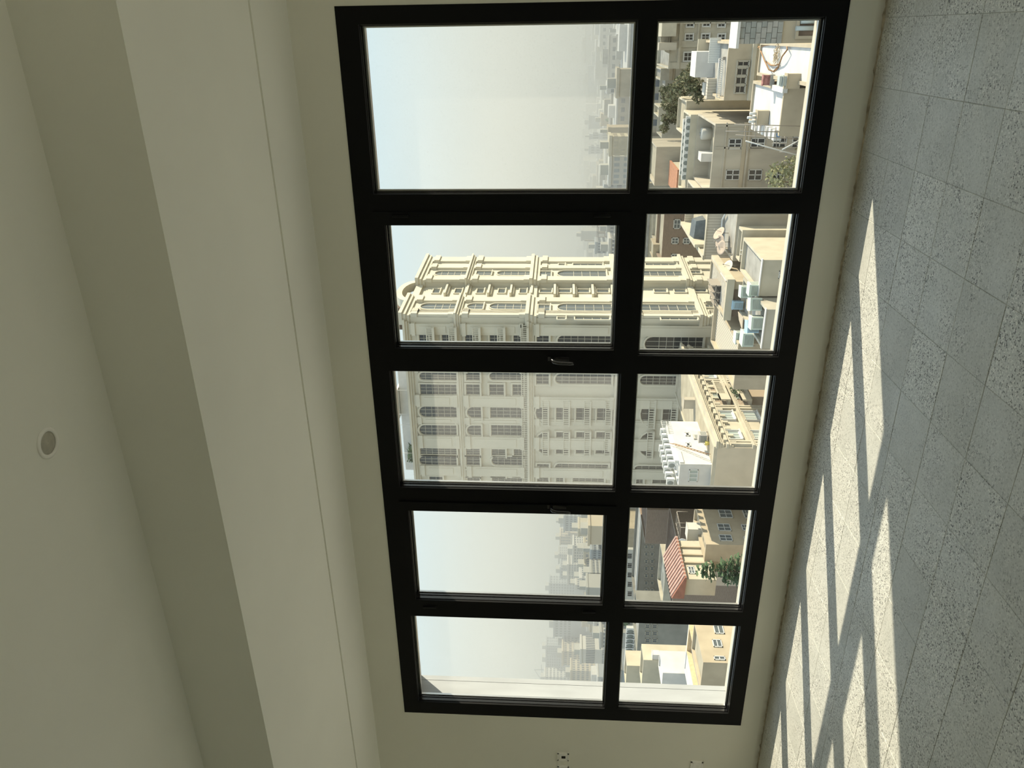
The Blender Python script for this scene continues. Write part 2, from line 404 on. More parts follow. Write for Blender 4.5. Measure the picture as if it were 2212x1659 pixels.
for k, (x0, x1) in enumerate(BAYS):
    bead(x0, x1, BZ, TL, win, FY0 + 0.018, GY + 0.012); pane(x0, x1, BZ, TL, GY, lo_glass[k], win); spacer(x0, x1, BZ, TL, GY, win)
    if k in (1, 3):
        # opening casement: its frame overlaps the fixed frame a little and stands proud
        s0, s1, sz0, sz1 = (-2.866, -3.613, 1.238, 2.545) if k == 1 else (-0.967, -1.707, 1.238, 2.540)
        s0, s1 = s1, s0
        sash = MB()
        ox0, ox1, oz0, oz1 = x0 - 0.012, x1 + 0.012, TH - 0.012, TZ + 0.012
        y0, y1 = FY0 - 0.012, FY1 - 0.004
        sash.box(ox0, s0, y0, y1, oz0, oz1); sash.box(s1, ox1, y0, y1, oz0, oz1)
        sash.box(s0, s1, y0, y1, oz0, sz0); sash.box(s0, s1, y0, y1, sz1, oz1)
        sh = sash.build('casement', BLACK, win)
        bead(s0, s1, sz0, sz1, sh, y0 + 0.018, GY + 0.010); pane(s0, s1, sz0, sz1, GY - 0.002, up_glass[k], sh); spacer(s0, s1, sz0, sz1, GY - 0.002, sh)
        # lever handle on the mullion-side stile
        hx = -1.762 if k == 3 else -2.806
        hz0, hz1 = 1.475, 1.607
        h = MB().box(hx - 0.014, hx + 0.014, y0 - 0.010, y0 + 0.002, 1.50, 1.625)
        h.tube([(hx, y0, 1.597), (hx, y0 - 0.030, 1.600), (hx - 0.004, y0 - 0.048, 1.588), (hx - 0.008, y0 - 0.052, 1.56), (hx - 0.012, y0 - 0.050, 1.49), (hx - 0.012, y0 - 0.045, 1.474)], 0.0105, 8)
        h.build('handle', mat('handle_black', (0.012, 0.012, 0.013), 0.22, 0.7), sh)
        for zz in (1.33, 2.45):
            hh = s0 - 0.058 if k == 1 else s1 + 0.062
            if k == 1: MB().tube([(hh, y0 - 0.004, zz - 0.045), (hh, y0 - 0.004, zz + 0.045)], 0.009, 8).build('hinge', BLACK, sh)
            else: MB().tube([(hh - .01, y0 - 0.004, zz - 0.045), (hh - .01, y0 - 0.004, zz + 0.045)], 0.009, 8).build('hinge', BLACK, sh)
    else:
        bead(x0, x1, TH, TZ, win, FY0 + 0.018, GY + 0.012); pane(x0, x1, TH, TZ, GY, up_glass[k], win); spacer(x0, x1, TH, TZ, GY, win)

w4 = thing('added_window_4', kind='structure'); m4 = MB(); g4 = MB()  # unseen window, added so its sun patch brightens ceiling and soffit
for k in range(6): xx = VX0 + .05 + (VX1 - VX0 - .1) * k / 5; m4.box(xx - .055, xx + .055, FY0, FY1, WZ0, WZ1)
for za, zb_ in ((WZ0, BZ), (TL, TH), (TZ, WZ1)): m4.box(VX0, VX1, FY0, FY1, za, zb_)
m4.build('added_frame', BLACK, w4); g4.quad([(VX0, GY, BZ), (VX1, GY, BZ), (VX1, GY, TZ), (VX0, GY, TZ)]).build('pane', GLASS_A, w4)

# outer reveal: marble slabs on the left jamb, stone sill, taupe head, right jamb
t1 = tag(thing('trim_1', kind='structure'), 'pale marble slabs lining the outer jamb of the window')
for ya, yb in ((4.306, 4.352), (4.356, 4.495), (4.499, 4.545)):
    MB().box(-4.70, -4.655, ya, yb, 0.16, 2.66).build('slab', MARBLE, t1)
t2 = tag(MB().hexa([(-4.70, 4.306, 0.10), (0.13, 4.306, 0.10), (0.13, 4.56, 0.10), (-4.70, 4.56, 0.10), (-4.70, 4.306, 0.262), (0.13, 4.306, 0.262), (0.13, 4.56, 0.235), (-4.70, 4.56, 0.235)]).build('trim_2', STONE), 'cream stone sill outside the window', kind='structure')
t3 = tag(MB().box(-4.72, 0.14, 4.306, 4.545, 2.629, 2.72).build('trim_3', TAUPE), 'taupe soffit above the window outside', kind='structure')
t4 = tag(MB().box(0.095, 0.14, 4.306, 4.545, 0.16, 2.66).build('trim_4', MARBLE), kind='structure')

# ---------------------------------------------------------------- small fittings
dl = thing('downlight', 'round recessed downlight with a pale ring in the ceiling', 'downlight', (-1.26, 2.21, CEIL))
MB().lathe((0, 0, 0), (0, 0, -1), [(0.055, -0.002), (0.055, 0.003), (0.052, 0.006), (0.042, 0.006), (0.040, 0.003), (0.040, -0.004)], 40).build('ring', WHITEP, dl)
MB().lathe((0, 0, 0), (0, 0, -1), [(0.040, -0.0005), (0.040, 0.001), (0.036, 0.0018), (0.001, 0.0022)], 40).build('lens', mat('downlight_lens', (0.52, 0.50, 0.42), 0.5, 0.4, noise=0.25, nscale=30), dl)

def plate(x0, x1, z0, z1, label, kind):
    cx, cz = (x0 + x1) / 2, (z0 + z1) / 2; a, b = abs(x1 - x0) / 2, abs(z1 - z0) / 2
    t = thing('wall_socket', label, 'wall socket', (cx, WY, cz), group='switch plates on the wall left of the window')
    p = MB().box(-a, a, -0.007, 0.001, -b, b).box(-a, a, -0.010, -0.007, b - .012, b).box(-a, a, -0.010, -0.007, -b, -b + .012).box(-a, -a + .012, -0.010, -0.007, -b, b).box(a - .012, a, -0.010, -0.007, -b, b)
    p.build('plate', WHITEP, t)
    MB().box(-a * .62, a * .62, -0.0095, -0.006, -b * .62, b * .62).build('insert', WHITEP, t)
    if kind == 'jack': MB().box(-a * .36, a * .30, -0.0103, -0.009, -b * .40, b * .28).build('opening', mat('socket_hole', (0.012, 0.010, 0.008), 0.7), t)
    if kind == 'rocker': MB().hexa([(-a*.3,-.0095,-b*.5),(a*.3,-.0095,-b*.5),(a*.3,-.0095,b*.1),(-a*.3,-.0095,b*.1),(-a*.3,-.013,-b*.5),(a*.3,-.013,-b*.5),(a*.3,-.010,b*.1),(-a*.3,-.010,b*.1)]).build('rocker', WHITEP, t)
plate(-5.163, -5.082, 1.445, 1.536, 'cream switch plate with a black square opening nearest the window', 'jack')
plate(-5.308, -5.226, 1.443, 1.534, 'upper blank switch plate at the picture edge beside the one with an opening', 'rocker')
plate(-5.200, -5.112, 0.414, 0.510, 'cream wall plate low on the wall near the floor', 'rocker')
# ---------------------------------------------------------------- outdoors: materials
GZ = -36.0                                     # street level, some ten storeys down
def bricks(name, c1, c2, mortar, scale=1.0, w=0.5, h=0.25):
    m = bpy.data.materials.new(name); N, L, b = nodes_of(m)
    g = N.new('ShaderNodeNewGeometry'); sp = N.new('ShaderNodeSeparateXYZ'); cb = N.new('ShaderNodeCombineXYZ'); ad = N.new('ShaderNodeMath')
    L.new(g.outputs['Position'], sp.inputs[0]); L.new(sp.outputs['X'], ad.inputs[0]); L.new(sp.outputs['Y'], ad.inputs[1])
    L.new(ad.outputs[0], cb.inputs['X']); L.new(sp.outputs['Z'], cb.inputs['Y'])
    br = N.new('ShaderNodeTexBrick'); L.new(cb.outputs[0], br.inputs['Vector'])
    br.inputs['Color1'].default_value = (*c1, 1); br.inputs['Color2'].default_value = (*c2, 1); br.inputs['Mortar'].default_value = (*mortar, 1)
    br.inputs['Scale'].default_value = scale; br.inputs['Brick Width'].default_value = w; br.inputs['Row Height'].default_value = h; br.inputs['Mortar Size'].default_value = 0.02
    L.new(br.outputs[0], b.inputs['Base Color']); b.inputs['Roughness'].default_value = 0.9
    MATS[name] = m; return m
def corrugated(name, c1, c2, axis, scale):
    m = bpy.data.materials.new(name); N, L, b = nodes_of(m)
    g = N.new('ShaderNodeNewGeometry'); wv = N.new('ShaderNodeTexWave'); wv.bands_direction = axis; wv.inputs['Scale'].default_value = scale
    L.new(g.outputs['Position'], wv.inputs['Vector'])
    r = N.new('ShaderNodeValToRGB'); L.new(wv.outputs[0], r.inputs[0]); r.color_ramp.elements[0].color = (*c1, 1); r.color_ramp.elements[1].color = (*c2, 1)
    L.new(r.outputs[0], b.inputs['Base Color']); b.inputs['Roughness'].default_value = 0.6
    bp = N.new('ShaderNodeBump'); bp.inputs['Strength'].default_value = 0.6; bp.inputs['Distance'].default_value = 0.05
    L.new(wv.outputs[0], bp.inputs['Height']); L.new(bp.outputs[0], b.inputs['Normal'])
    MATS[name] = m; return m
K = 1.0
CREAM = mat('tower_cream', (0.57, 0.54, 0.44), 0.85, 0.2, noise=0.12, nscale=0.35, stretch=(1, 1, 0.4))
CREAM2 = mat('facade_cream', (0.50, 0.46, 0.36), 0.85, 0.2, noise=0.15, nscale=0.6)
BEIGE = mat('facade_beige', (0.47, 0.43, 0.35), 0.9, 0.2, noise=0.25, nscale=0.5, stretch=(1, 1, 0.3))
TAN = mat('facade_tan', (0.44, 0.38, 0.28), 0.9, 0.2, noise=0.15, nscale=0.6)
GREYST = mat('facade_grey_stone', (0.46, 0.43, 0.35), 0.9, 0.2, noise=0.2, nscale=0.5)
PALE = mat('facade_pale', (0.52, 0.51, 0.46), 0.85, 0.2, noise=0.1, nscale=0.3)
WHITEW = mat('whitewash', (0.58, 0.57, 0.54), 0.85, 0.2, noise=0.12, nscale=0.8)
WHITEM = mat('white_metal', (0.58, 0.585, 0.56), 0.5, 0.4)
ROOFG = mat('roof_grey', (0.37, 0.36, 0.325), 0.95, 0.1, noise=0.3, nscale=0.6)
ROOFT = mat('roof_tan', (0.42, 0.38, 0.29), 0.95, 0.1, noise=0.25, nscale=0.5)
TERRA = mat('terracotta', (0.46, 0.23, 0.14), 0.8, 0.2, noise=0.3, nscale=2)
BROWN = mat('dark_brown_roof', (0.16, 0.12, 0.09), 0.9, 0.2, noise=0.4, nscale=0.8)
BRICKB = bricks('brown_brick', (0.26, 0.19, 0.14), (0.22, 0.155, 0.115), (0.3, 0.26, 0.21), 1.0, 0.5, 0.16)
STEEL = mat('scaffold_steel', (0.30, 0.27, 0.23), 0.6, 0.4)
RUST = mat('rusty_pipe', (0.34, 0.20, 0.10), 0.8, 0.2, noise=0.3, nscale=3)
DARKG = mat('window_glass_dark', (0.035, 0.037, 0.038), 0.12, 0.5)
MIDG = mat('window_glass_blue', (0.10, 0.12, 0.13), 0.12, 0.6)
COOL = mat('cooler_green', (0.52, 0.60, 0.54), 0.6, 0.3)
COOLB = mat('cooler_blue', (0.36, 0.52, 0.64), 0.6, 0.3)
LOUV = mat('louver_grey', (0.20, 0.22, 0.20), 0.7, 0.3)
DISHM = mat('dish_grey', (0.55, 0.52, 0.46), 0.6, 0.3)
BARK = mat('bark', (0.14, 0.10, 0.07), 0.9, 0.1)
LEAFD = mat('leaf_dusty', (0.12, 0.14, 0.07), 0.7, 0.2, col2=(0.17, 0.15, 0.09), nscale=1.5)
LEAFG = mat('leaf_green', (0.09, 0.15, 0.07), 0.7, 0.2, col2=(0.06, 0.11, 0.055), nscale=1.5)
CORR = mat('sheet_red', (0.30, 0.14, 0.10), 0.7, 0.2, noise=0.25, nscale=1.5); CORR2 = mat('sheet_pale', (0.40, 0.28, 0.24), 0.7, 0.2, noise=0.2, nscale=1.5)
CORRW = corrugated('corrugated_white', (0.50, 0.50, 0.47), (0.74, 0.74, 0.70), 'X', 1.4)
CORRT = corrugated('corrugated_tan', (0.40, 0.36, 0.29), (0.52, 0.47, 0.38), 'X', 0.8)

tag(MB().lathe((0, 0, GZ), (0, 0, 1), [(0.01, 0), (7000, 0)], 64).build('ground', mat('street_ground', (0.36, 0.34, 0.29), 0.95, 0.1, noise=0.35, nscale=0.03)), 'hazy city ground far below the window', kind='structure')
# our own building carries on below the sill
tag(MB().box(XL - 4, XR + 4, YB - .2, 4.50, GZ, -0.27).build('wall_below', STONE), kind='structure')

# picture notes were taken on enlarged crops; these turn crop readings into picture positions
def crop(x0, y0, s): return lambda x, y: (x0 + x * s, y0 + y * s)
Z1, Z2, Z3, Z4, Z5 = crop(1250, 0, .27125), crop(1350, 430, .22299), crop(1330, 780, .18683), crop(1320, 1070, .16271), crop(1320, 1310, .17483)
U1, U2, U3, U4, U5 = crop(700, 0, .31646), crop(800, 430, .27125), crop(800, 780, .25316), crop(850, 1070, .22604), crop(850, 1300, .22604)

class Face:
    """a vertical wall plane: along s, outwards n; rays of sight are cut with it"""
    def __init__(s, o, sd, n): s.o = Vector(o); s.s = Vector(sd).normalized(); s.n = Vector(n).normalized()
    def hit(s, px, py, d=0.0):
        r = ray(px, py); t = ((s.o + s.n * d - EYE).dot(s.n)) / r.dot(s.n); p = EYE + r * t
        return (p - s.o).dot(s.s), p.z
    def w(s, a, z, d=0.0): 
        p = s.o + s.s * a + s.n * d; return (p.x, p.y, z)
    def rect(s, px0, py0, px1, py1, d=0.0):
        xm, ym = (px0 + px1) / 2, (py0 + py1) / 2
        a = s.hit(xm, py0, d)[0]; b = s.hit(xm, py1, d)[0]
        return min(a, b), max(a, b), s.hit(px1, ym, d)[1], s.hit(px0, ym, d)[1]
    def slab(s, m, a0, a1, z0, z1, d0, d1):
        m.hexa([s.w(a0, z0, d0), s.w(a1, z0, d0), s.w(a1, z1, d0), s.w(a0, z1, d0), s.w(a0, z0, d1), s.w(a1, z0, d1), s.w(a1, z1, d1), s.w(a0, z1, d1)]); return m

def window(face, r, parent, d=0.0, arch=False, nv=2, nh=3, fm=None, gm=None, fw=0.12, proud=0.10, bar=0.07, sur=0.0, surm=None, name='window'):
    """window on a wall: surround and bars, the pane a piece of its own"""
    a0, a1, z0, z1 = r; fm = fm or WHITEM; gm = gm or DARKG
    m = MB(); R = (a1 - a0) / 2; zc = z1 - R if arch else z1
    zc = max(zc, z0 + 0.2)
    face.slab(m, a0, a0 + fw, z0, zc, d, d + proud); face.slab(m, a1 - fw, a1, z0, zc, d, d + proud)
    face.slab(m, a0, a1, z0, z0 + fw, d, d + proud)
    k = 8
    def arcpt(rad, q): 
        t = math.pi * q / k; return (a0 + a1) / 2 - rad * math.cos(t), zc + (z1 - zc) / R * rad * math.sin(t)
    if arch:
        for q in range(k):
            p = [arcpt(R, q), arcpt(R, q + 1), arcpt(R - fw, q + 1), arcpt(R - fw, q)]
            m.hexa([face.w(*u, d) for u in p] + [face.w(*u, d + proud) for u in p])
    else: face.slab(m, a0, a1, z1 - fw, z1, d, d + proud)
    for i in range(1, nv):
        a = a0 + (a1 - a0) * i / nv; face.slab(m, a - bar / 2, a + bar / 2, z0, zc + (0.85 * (z1 - zc)), d, d + proud * 0.7)
    for j in range(1, nh):
        z = z0 + (z1 - z0) * j / nh
        if z < zc: face.slab(m, a0, a1, z - bar / 2, z + bar / 2, d, d + proud * 0.7)
    if sur:
        face.slab(m, a0 - sur, a0, z0, zc, d, d + proud * 2); face.slab(m, a1, a1 + sur, z0, zc, d, d + proud * 2)
        face.slab(m, a0 - sur * 1.4, a1 + sur * 1.4, z0 - sur, z0, d, d + proud * 3)
        if arch:
            for q in range(k):
                p = [arcpt(R + sur, q), arcpt(R + sur, q + 1), arcpt(R, q + 1), arcpt(R, q)]
                m.hexa([face.w(*u, d) for u in p] + [face.w(*u, d + proud * 2) for u in p])
        else: face.slab(m, a0 - sur, a1 + sur, z1, z1 + sur, d, d + proud * 2)
    o = m.build(name, fm, parent)
    g = MB(); e = d + proud * 0.25
    pts = [face.w(a0 + .02, z0 + .02, e), face.w(a1 - .02, z0 + .02, e), face.w(a1 - .02, zc, e)]
    if arch: pts += [face.w(*arcpt(R - .02, q), e) for q in range(k - 1, 0, -1)]
    else: pts += []
    pts += [face.w(a0 + .02, zc, e)]
    g.quad(pts).build('pane', gm, o)
    return o

BOXES = []
class Block:
    """square building: near right top corner at picture point c and height z"""
    def __init__(s, name, label, c, z, left, far, m, roofm=None, zb=None, par=0.7, group=None, cat='building', xy=None, D=None):
        zb = GZ if zb is None else zb
        if D is not None: P = at_y(*c, D); z = P.z
        else: P = at_z(*c, z) if xy is None else Vector((*xy, z))
        s.x1, s.y0, s.z = P.x, P.y, z
        s.x0 = at_y(*left, s.y0).x if isinstance(left, tuple) else s.x1 - left
        s.y1 = at_x(*far, s.x1).y if isinstance(far, tuple) else s.y0 + far
        if s.y1 < s.y0 + 1: s.y1 = s.y0 + 6
        for b in BOXES:                      # neighbours stand wall to wall, not inside each other
            if min(z, b[5]) - max(zb, b[4]) < .2 or b[0] >= s.x1 or b[1] <= s.x0 or b[2] >= s.y1 or b[3] <= s.y0: continue
            if b[2] > s.y0 + 1.0: s.y1 = min(s.y1, b[2] - .02)
            elif b[1] < s.x1 - 1.5: s.x0 = max(s.x0, b[1] + .02)
            else: print('STILL', name, b)
        s.root = thing(name, label, cat, ((s.x0 + s.x1) / 2, (s.y0 + s.y1) / 2, zb), group)
        BOXES.append((s.x0, s.x1, s.y0, s.y1, zb, z)); s.off = -Vector(s.root.location)
        s.zr = z - par; s.zb = zb
        s.part('walls', m, lambda b: b.box(s.x0, s.x1, s.y0, s.y1, zb, s.zr - 0.06))
        s.part('roof', roofm or ROOFG, lambda b: b.box(s.x0 + .02, s.x1 - .02, s.y0 + .02, s.y1 - .02, s.zr - 0.06, s.zr))
        if par > 0.05:
            t = 0.3
            s.part('parapet', m, lambda b: b.box(s.x0, s.x1, s.y0, s.y0 + t, s.zr - .06, z).box(s.x0, s.x1, s.y1 - t, s.y1, s.zr - .06, z).box(s.x0, s.x0 + t, s.y0 + t, s.y1 - t, s.zr - .06, z).box(s.x1 - t, s.x1, s.y0 + t, s.y1 - t, s.zr - .06, z))
        s.F = Face((s.x0, s.y0, 0), (1, 0, 0), (0, -1, 0)); s.S = Face((s.x1, s.y0, 0), (0, 1, 0), (1, 0, 0))
        s.m = m
    def part(s, name, m, fn):
        b = MB(); fn(b); o = b.build(name, m, s.root); o.matrix_parent_inverse = Matrix.Translation(s.off); return o
    def win(s, f, p0, p1, **k):
        face = s.F if f == 'F' else s.S
        o = window(face, face.rect(*p0, *p1), s.root, **k); o.matrix_parent_inverse = Matrix.Translation(s.off); return o
    def band(s, f, pa, h, d, m=None, name='string_course'):
        """ledge running the length of a face at the height of picture point pa"""
        face = s.F if f == 'F' else s.S; z = face.hit(*pa)[1]; ln = s.x1 - s.x0 if f == 'F' else s.y1 - s.y0
        return s.part(name, m or s.m, lambda b: (face.slab(b, -d if f == 'S' else 0, ln + (d if f == 'F' else 0), z - h, z, -0.05, d), face.slab(b, 0, ln, z - h * 1.6, z - h, -0.05, d * .5)))

# ---------------------------------------------------------------- the ornate tower
TWY = 118.0
c0 = at_y(1330, 700, TWY)
tower = thing('ornate_tower', 'tall cream classical apartment tower with arched windows and heavy cornices', 'building', (c0.x, TWY, GZ))
TOFF = -Vector(tower.location)
def tpart(name, m, fn, parent=None):
    b = MB(); fn(b); o = b.build(name, m, parent or tower); o.matrix_parent_inverse = Matrix.Translation(TOFF); return o
ang = math.radians(4.0)
TF = Face((c0.x, TWY, 0), (-1, 0, 0), (0, -1, 0))                               # street front, s grows to the left
TS = Face((c0.x, TWY, 0), (math.sin(ang), math.cos(ang), 0), (math.cos(ang), -math.sin(ang), 0))   # sunny side, s grows away
TW = TF.hit(1100, 1082)[0]
TDEP = TS.hit(1400, 560)[0]
zt = TF.hit(883, 850)[1]                       # top of the front
zb1 = TF.hit(989, 856)[1], TF.hit(1002, 856)[1]
zb2 = TF.hit(1132, 856)[1], TF.hit(1154, 856)[1]
zb3 = TF.hit(1326, 856)[1], TF.hit(1340, 856)[1]
def quadplan(d0=0.0):
    a = TF.w(0, 0); b = TF.w(TW, 0); c = TS.w(TDEP, 0); return [(b[0], b[1]), (a[0], a[1]), (c[0], c[1]), (c[0] - TW, c[1])]
tpart('walls', CREAM, lambda b: b.prism(quadplan(), GZ, zt)); BOXES.append((c0.x - TW, c0.x + TDEP * .07 + 2.2, TWY - 1.4, TWY + TDEP + 1, GZ, zt))
def ledge(b, face, a0, a1, z0, z1, out, steps=3):
    """stepped cornice, widest at the top"""
    for q in range(steps):
        face.slab(b, a0 - out * (q + 1) / steps * 0.9, a1 + out * (q + 1) / steps * 0.9, z0 + (z1 - z0) * q / steps, z0 + (z1 - z0) * (q + 1) / steps, -0.2, out * (q + 1) / steps)
for z0, z1, out in ((zt - 1.1, zt, 1.0), (zb1[1], zb1[0], 0.55), (zb2[1], zb2[0] - 0.55, 0.9), (zb3[1] - .6, zb3[0], 0.6)):
    tpart('cornice', CREAM, lambda b: ledge(b, TF, 0.2, TW, z0, z1, out))
# front piers: wide ones stand forward and carry capitals
for ya, yb, d in ((699, 722, 0.5), (749, 803, 0.35), (853.5, 876, 0.55), (903, 915.5, 0.22), (941.5, 965.5, 0.55), (1006, 1026, 0.55), (1047, 1075, 0.4)):
    a0, a1 = sorted((TF.hit(1070, ya)[0], TF.hit(1070, yb)[0]))
    def pier(b):
        for zlo, zhi in ((zb1[0], zt - 1.1), (zb2[0], zb1[1]), (zb3[0], zb2[1]), (GZ, zb3[1])):
            TF.slab(b, a0, a1, zlo, zhi, 0, d)
            TF.slab(b, a0 - .15, a1 + .15, zhi - .9, zhi - .25, 0, d + .2); TF.slab(b, a0 - .15, a1 + .15, zlo, zlo + .7, 0, d + .15)
            if a1 - a0 > 1.0: TF.slab(b, a0 + .35, a1 - .35, zlo + 1.4, zhi - 1.6, 0, d + .08)
    tpart('pier', CREAM, pier)
def fw(y0, y1, x0, x1, arch=0, nv=3, nh=None, balc=0, gm=None):
    r = TF.rect(x0, y0, x1, y1)
    if nh is None: nh = max(2, round((r[3] - r[2]) / 1.15))
    o = window(TF, r, tower, 0.0, bool(arch), nv, nh, CREAM, gm or DARKG, fw=0.07, proud=0.16, bar=0.05, sur=0.28)
    o.matrix_parent_inverse = Matrix.Translation(TOFF)
    if balc:
        a0, a1, z0, z1 = r; h = 0.95
        def bal(b):
            TF.slab(b, a0 - .3, a1 + .3, z0 - .28, z0 - .02, 0, 0.75); TF.slab(b, a0 - .2, a1 + .2, z0 + h - .14, z0 + h, 0.5, 0.72)
            n = 11
            for q in range(n + 1):
                s = a0 - .1 + (a1 - a0 + .2) * q / n; TF.slab(b, s - .065, s + .065, z0 - .02, z0 + h - .14, 0.54, 0.68)
        tpart('balustrade', CREAM, bal)
for y0, y1, ar in ((804, 820.5, 1), (829, 852, 0), (877, 900.5, 1), (917, 939.5, 1), (967, 981, 0), (984, 1004, 1)):
    fw(y0, y1, 906 if ar else 908, 987, ar)
fw(1028, 1043, 928, 957, 0, 2, 2)
for y0, y1, ar in ((804, 820.5, 0), (829, 852, 0), (878, 902, 1), (917.5, 940, 1), (968, 982, 0), (985, 1004, 0), (1014, 1027, 0), (1031, 1045, 0)):
    fw(y0, y1, 1009 if ar else 1007, 1037 if not ar else 1040, ar)
for y0, y1, x0, x1, ar in ((804, 820.5, 1057, 1131, 1), (829, 853, 1057, 1089, 0), (829, 853, 1107, 1131, 0), (879, 902, 1059, 1131, 0), (917, 940, 1061, 1131, 0), (969, 983, 1062, 1092, 0), (969, 983, 1110, 1131, 0), (985, 1004, 1062, 1131, 1), (1014, 1027, 1063, 1092, 0), (1014, 1027, 1110, 1131, 0), (1031, 1045, 1063, 1131, 0)):
    fw(y0, y1, x0, x1, ar)
for y0, y1, x0, x1, ar, bl in ((724, 747, 1159, 1186, 0, 0), (724, 747, 1204, 1322, 1, 0), (807, 829, 1158, 1186, 0, 0), (807, 829, 1199, 1321, 1, 0),
        (866, 914, 1157, 1183, 1, 1), (866, 914, 1201, 1228, 0, 1), (866, 914, 1244, 1273, 0, 1), (866, 914, 1289, 1319, 0, 1),
        (932, 979, 1157, 1183, 1, 1), (932, 979, 1201, 1228, 0, 1), (932, 979, 1244, 1273, 0, 1), (932, 979, 1287, 1317, 0, 1),
        (1001, 1016, 1160, 1186, 0, 0), (1001, 1017, 1199, 1314, 1, 0), (1028, 1040, 1160, 1185, 0, 0), (1028, 1040, 1201, 1217, 0, 0), (1028, 1040, 1237, 1305, 0, 0),
        (727, 758, 1392, 1518, 1, 0), (811, 831, 1382, 1468, 1, 0), (865, 920, 1383, 1412, 1, 1), (865, 920, 1431, 1460, 0, 1), (932, 985, 1379, 1408, 1, 1), (932, 985, 1428, 1457, 0, 1),
        (1005, 1018, 1371, 1432, 1, 0), (1034, 1043, 1374, 1389, 0, 0), (1034, 1043, 1409, 1444, 0, 0)):
    fw(y0, y1, x0, x1, ar, 3 if y1 - y0 < 40 else 4, None, bl)
# loggias of the corner bay, one above the other, with railed balconies
for x0, x1 in ((905, 936), (954, 984), (1004, 1035), (1057, 1088), (1108, 1138)):
    fw(722, 747, x0 + 1, x1 - 9, 0, 3, 2)
    a0, a1, z0, z1 = TF.rect(x0, 703, x1, 750)
    def bal(b):
        TF.slab(b, a0, a1, z0 - .4, z0, 0, 1.3); TF.slab(b, a0, a1, z0 + .85, z0 + 1.0, 1.1, 1.28)
        for q in range(13):
            s = a0 + (a1 - a0) * q / 12; TF.slab(b, s - .05, s + .05, z0, z0 + .85, 1.14, 1.24)
    tpart('balustrade', CREAM, bal)
# balustrade along the whole front over the second cornice
def longbal(b):
    zz = zb2[0] - .55
    TF.slab(b, 0, TW, zz + .85, zz + 1.0, .45, .65); n = 96
    for q in range(n): s = TW * (q + .5) / n; TF.slab(b, s - .06, s + .06, zz, zz + .85, .5, .6)
tpart('balustrade', CREAM, longbal)

# sunny side: two bays standing forward with a recess between
BD = 1.1
bays = []
for ya, yb in ((1045, 800), (660, 478)):
    p0, p1 = U2(1600, ya), U2(1600, yb); a0, a1 = max(0.0, TS.hit(*p0, BD)[0]), TS.hit(*p1, BD)[0]
    bays.append((a0, a1))
zst = zt + 0.6
for a0, a1 in bays:
    tpart('side_bay', CREAM, lambda b: TS.slab(b, a0, a1, GZ, zst, -0.3, BD))
zs = [(zt - 1.1, zst), (zb1[1], zb1[0]), (zb2[1] - .4, zb2[0] - .3), (zb3[1] - 1.6, zb3[0])]
zl = TS.hit(*Z2(790, 1225))[1]
zs.append((zl - .4, zl + 1.2))
for z0, z1 in zs:
    for a0, a1 in bays: 
        def lg(b):
            for q in range(3):
                e = 0.9 * (q + 1) / 3; TS.slab(b, a0 - e * .6, a1 + e * .6, z0 + (z1 - z0) * q / 3, z0 + (z1 - z0) * (q + 1) / 3, -0.2, BD + e)
        tpart('cornice', CREAM, lg)
    tpart('cornice', CREAM, lambda b: TS.slab(b, bays[0][1], bays[1][0], z0 + .3, z1 - .2, -0.2, 0.5))
lv = sorted([GZ] + [z for p in zs for z in p] )
def side_win(ya, yb, x0, x1, d, arch=0, nv=2, nh=None):
    p0, p1 = U2(x0, ya), U2(x1, yb); r = TS.rect(p0[0], p0[1], p1[0], p1[1], d)
    if nh is None: nh = max(1, round((r[3] - r[2]) / 1.3))
    o = window(TS, r, tower, d, bool(arch), nv, nh, CREAM, MIDG, fw=.08, proud=.12, bar=.06, sur=.18); o.matrix_parent_inverse = Matrix.Translation(TOFF)
for ya, yb in ((1000, 1040), (905, 928), (800, 832), (630, 662), (542, 566), (478, 512)):     # pilasters on the bays
    a0, a1 = sorted((TS.hit(*U2(1600, ya), BD)[0], TS.hit(*U2(1600, yb), BD)[0])); sh_ = max(0.0, -a0); a0 += sh_; a1 += sh_
    def pil(b):
        for i in range(0, len(lv) - 1, 2):
            lo, hi = lv[i], lv[i + 1]
            TS.slab(b, a0, a1, lo, hi, BD - .1, BD + .4); TS.slab(b, a0 - .15, a1 + .15, hi - 1.3, hi - .3, BD - .1, BD + .65); TS.slab(b, a0 - .12, a1 + .12, lo, lo + 1.0, BD - .1, BD + .55)
    tpart('pilaster', CREAM, pil)
# upper storeys
for ya, yb, bay_ in ((838, 885, 0), (580, 615, 1)):
    side_win(ya, yb, 400 if bay_ == 0 else 515, 690 if bay_ == 0 else 775, BD, 1); side_win(ya, yb, 770 if bay_ == 0 else 845, 900 if bay_ == 0 else 965, BD, 1 - bay_); side_win(ya, yb, 950 if bay_ == 0 else 1010, 1265 if bay_ == 0 else 1290, BD, 1)
for x0 in (500, 675, 850, 1020, 1190): side_win(722, 756, x0, x0 + 55, 0, 0, 1, 1)
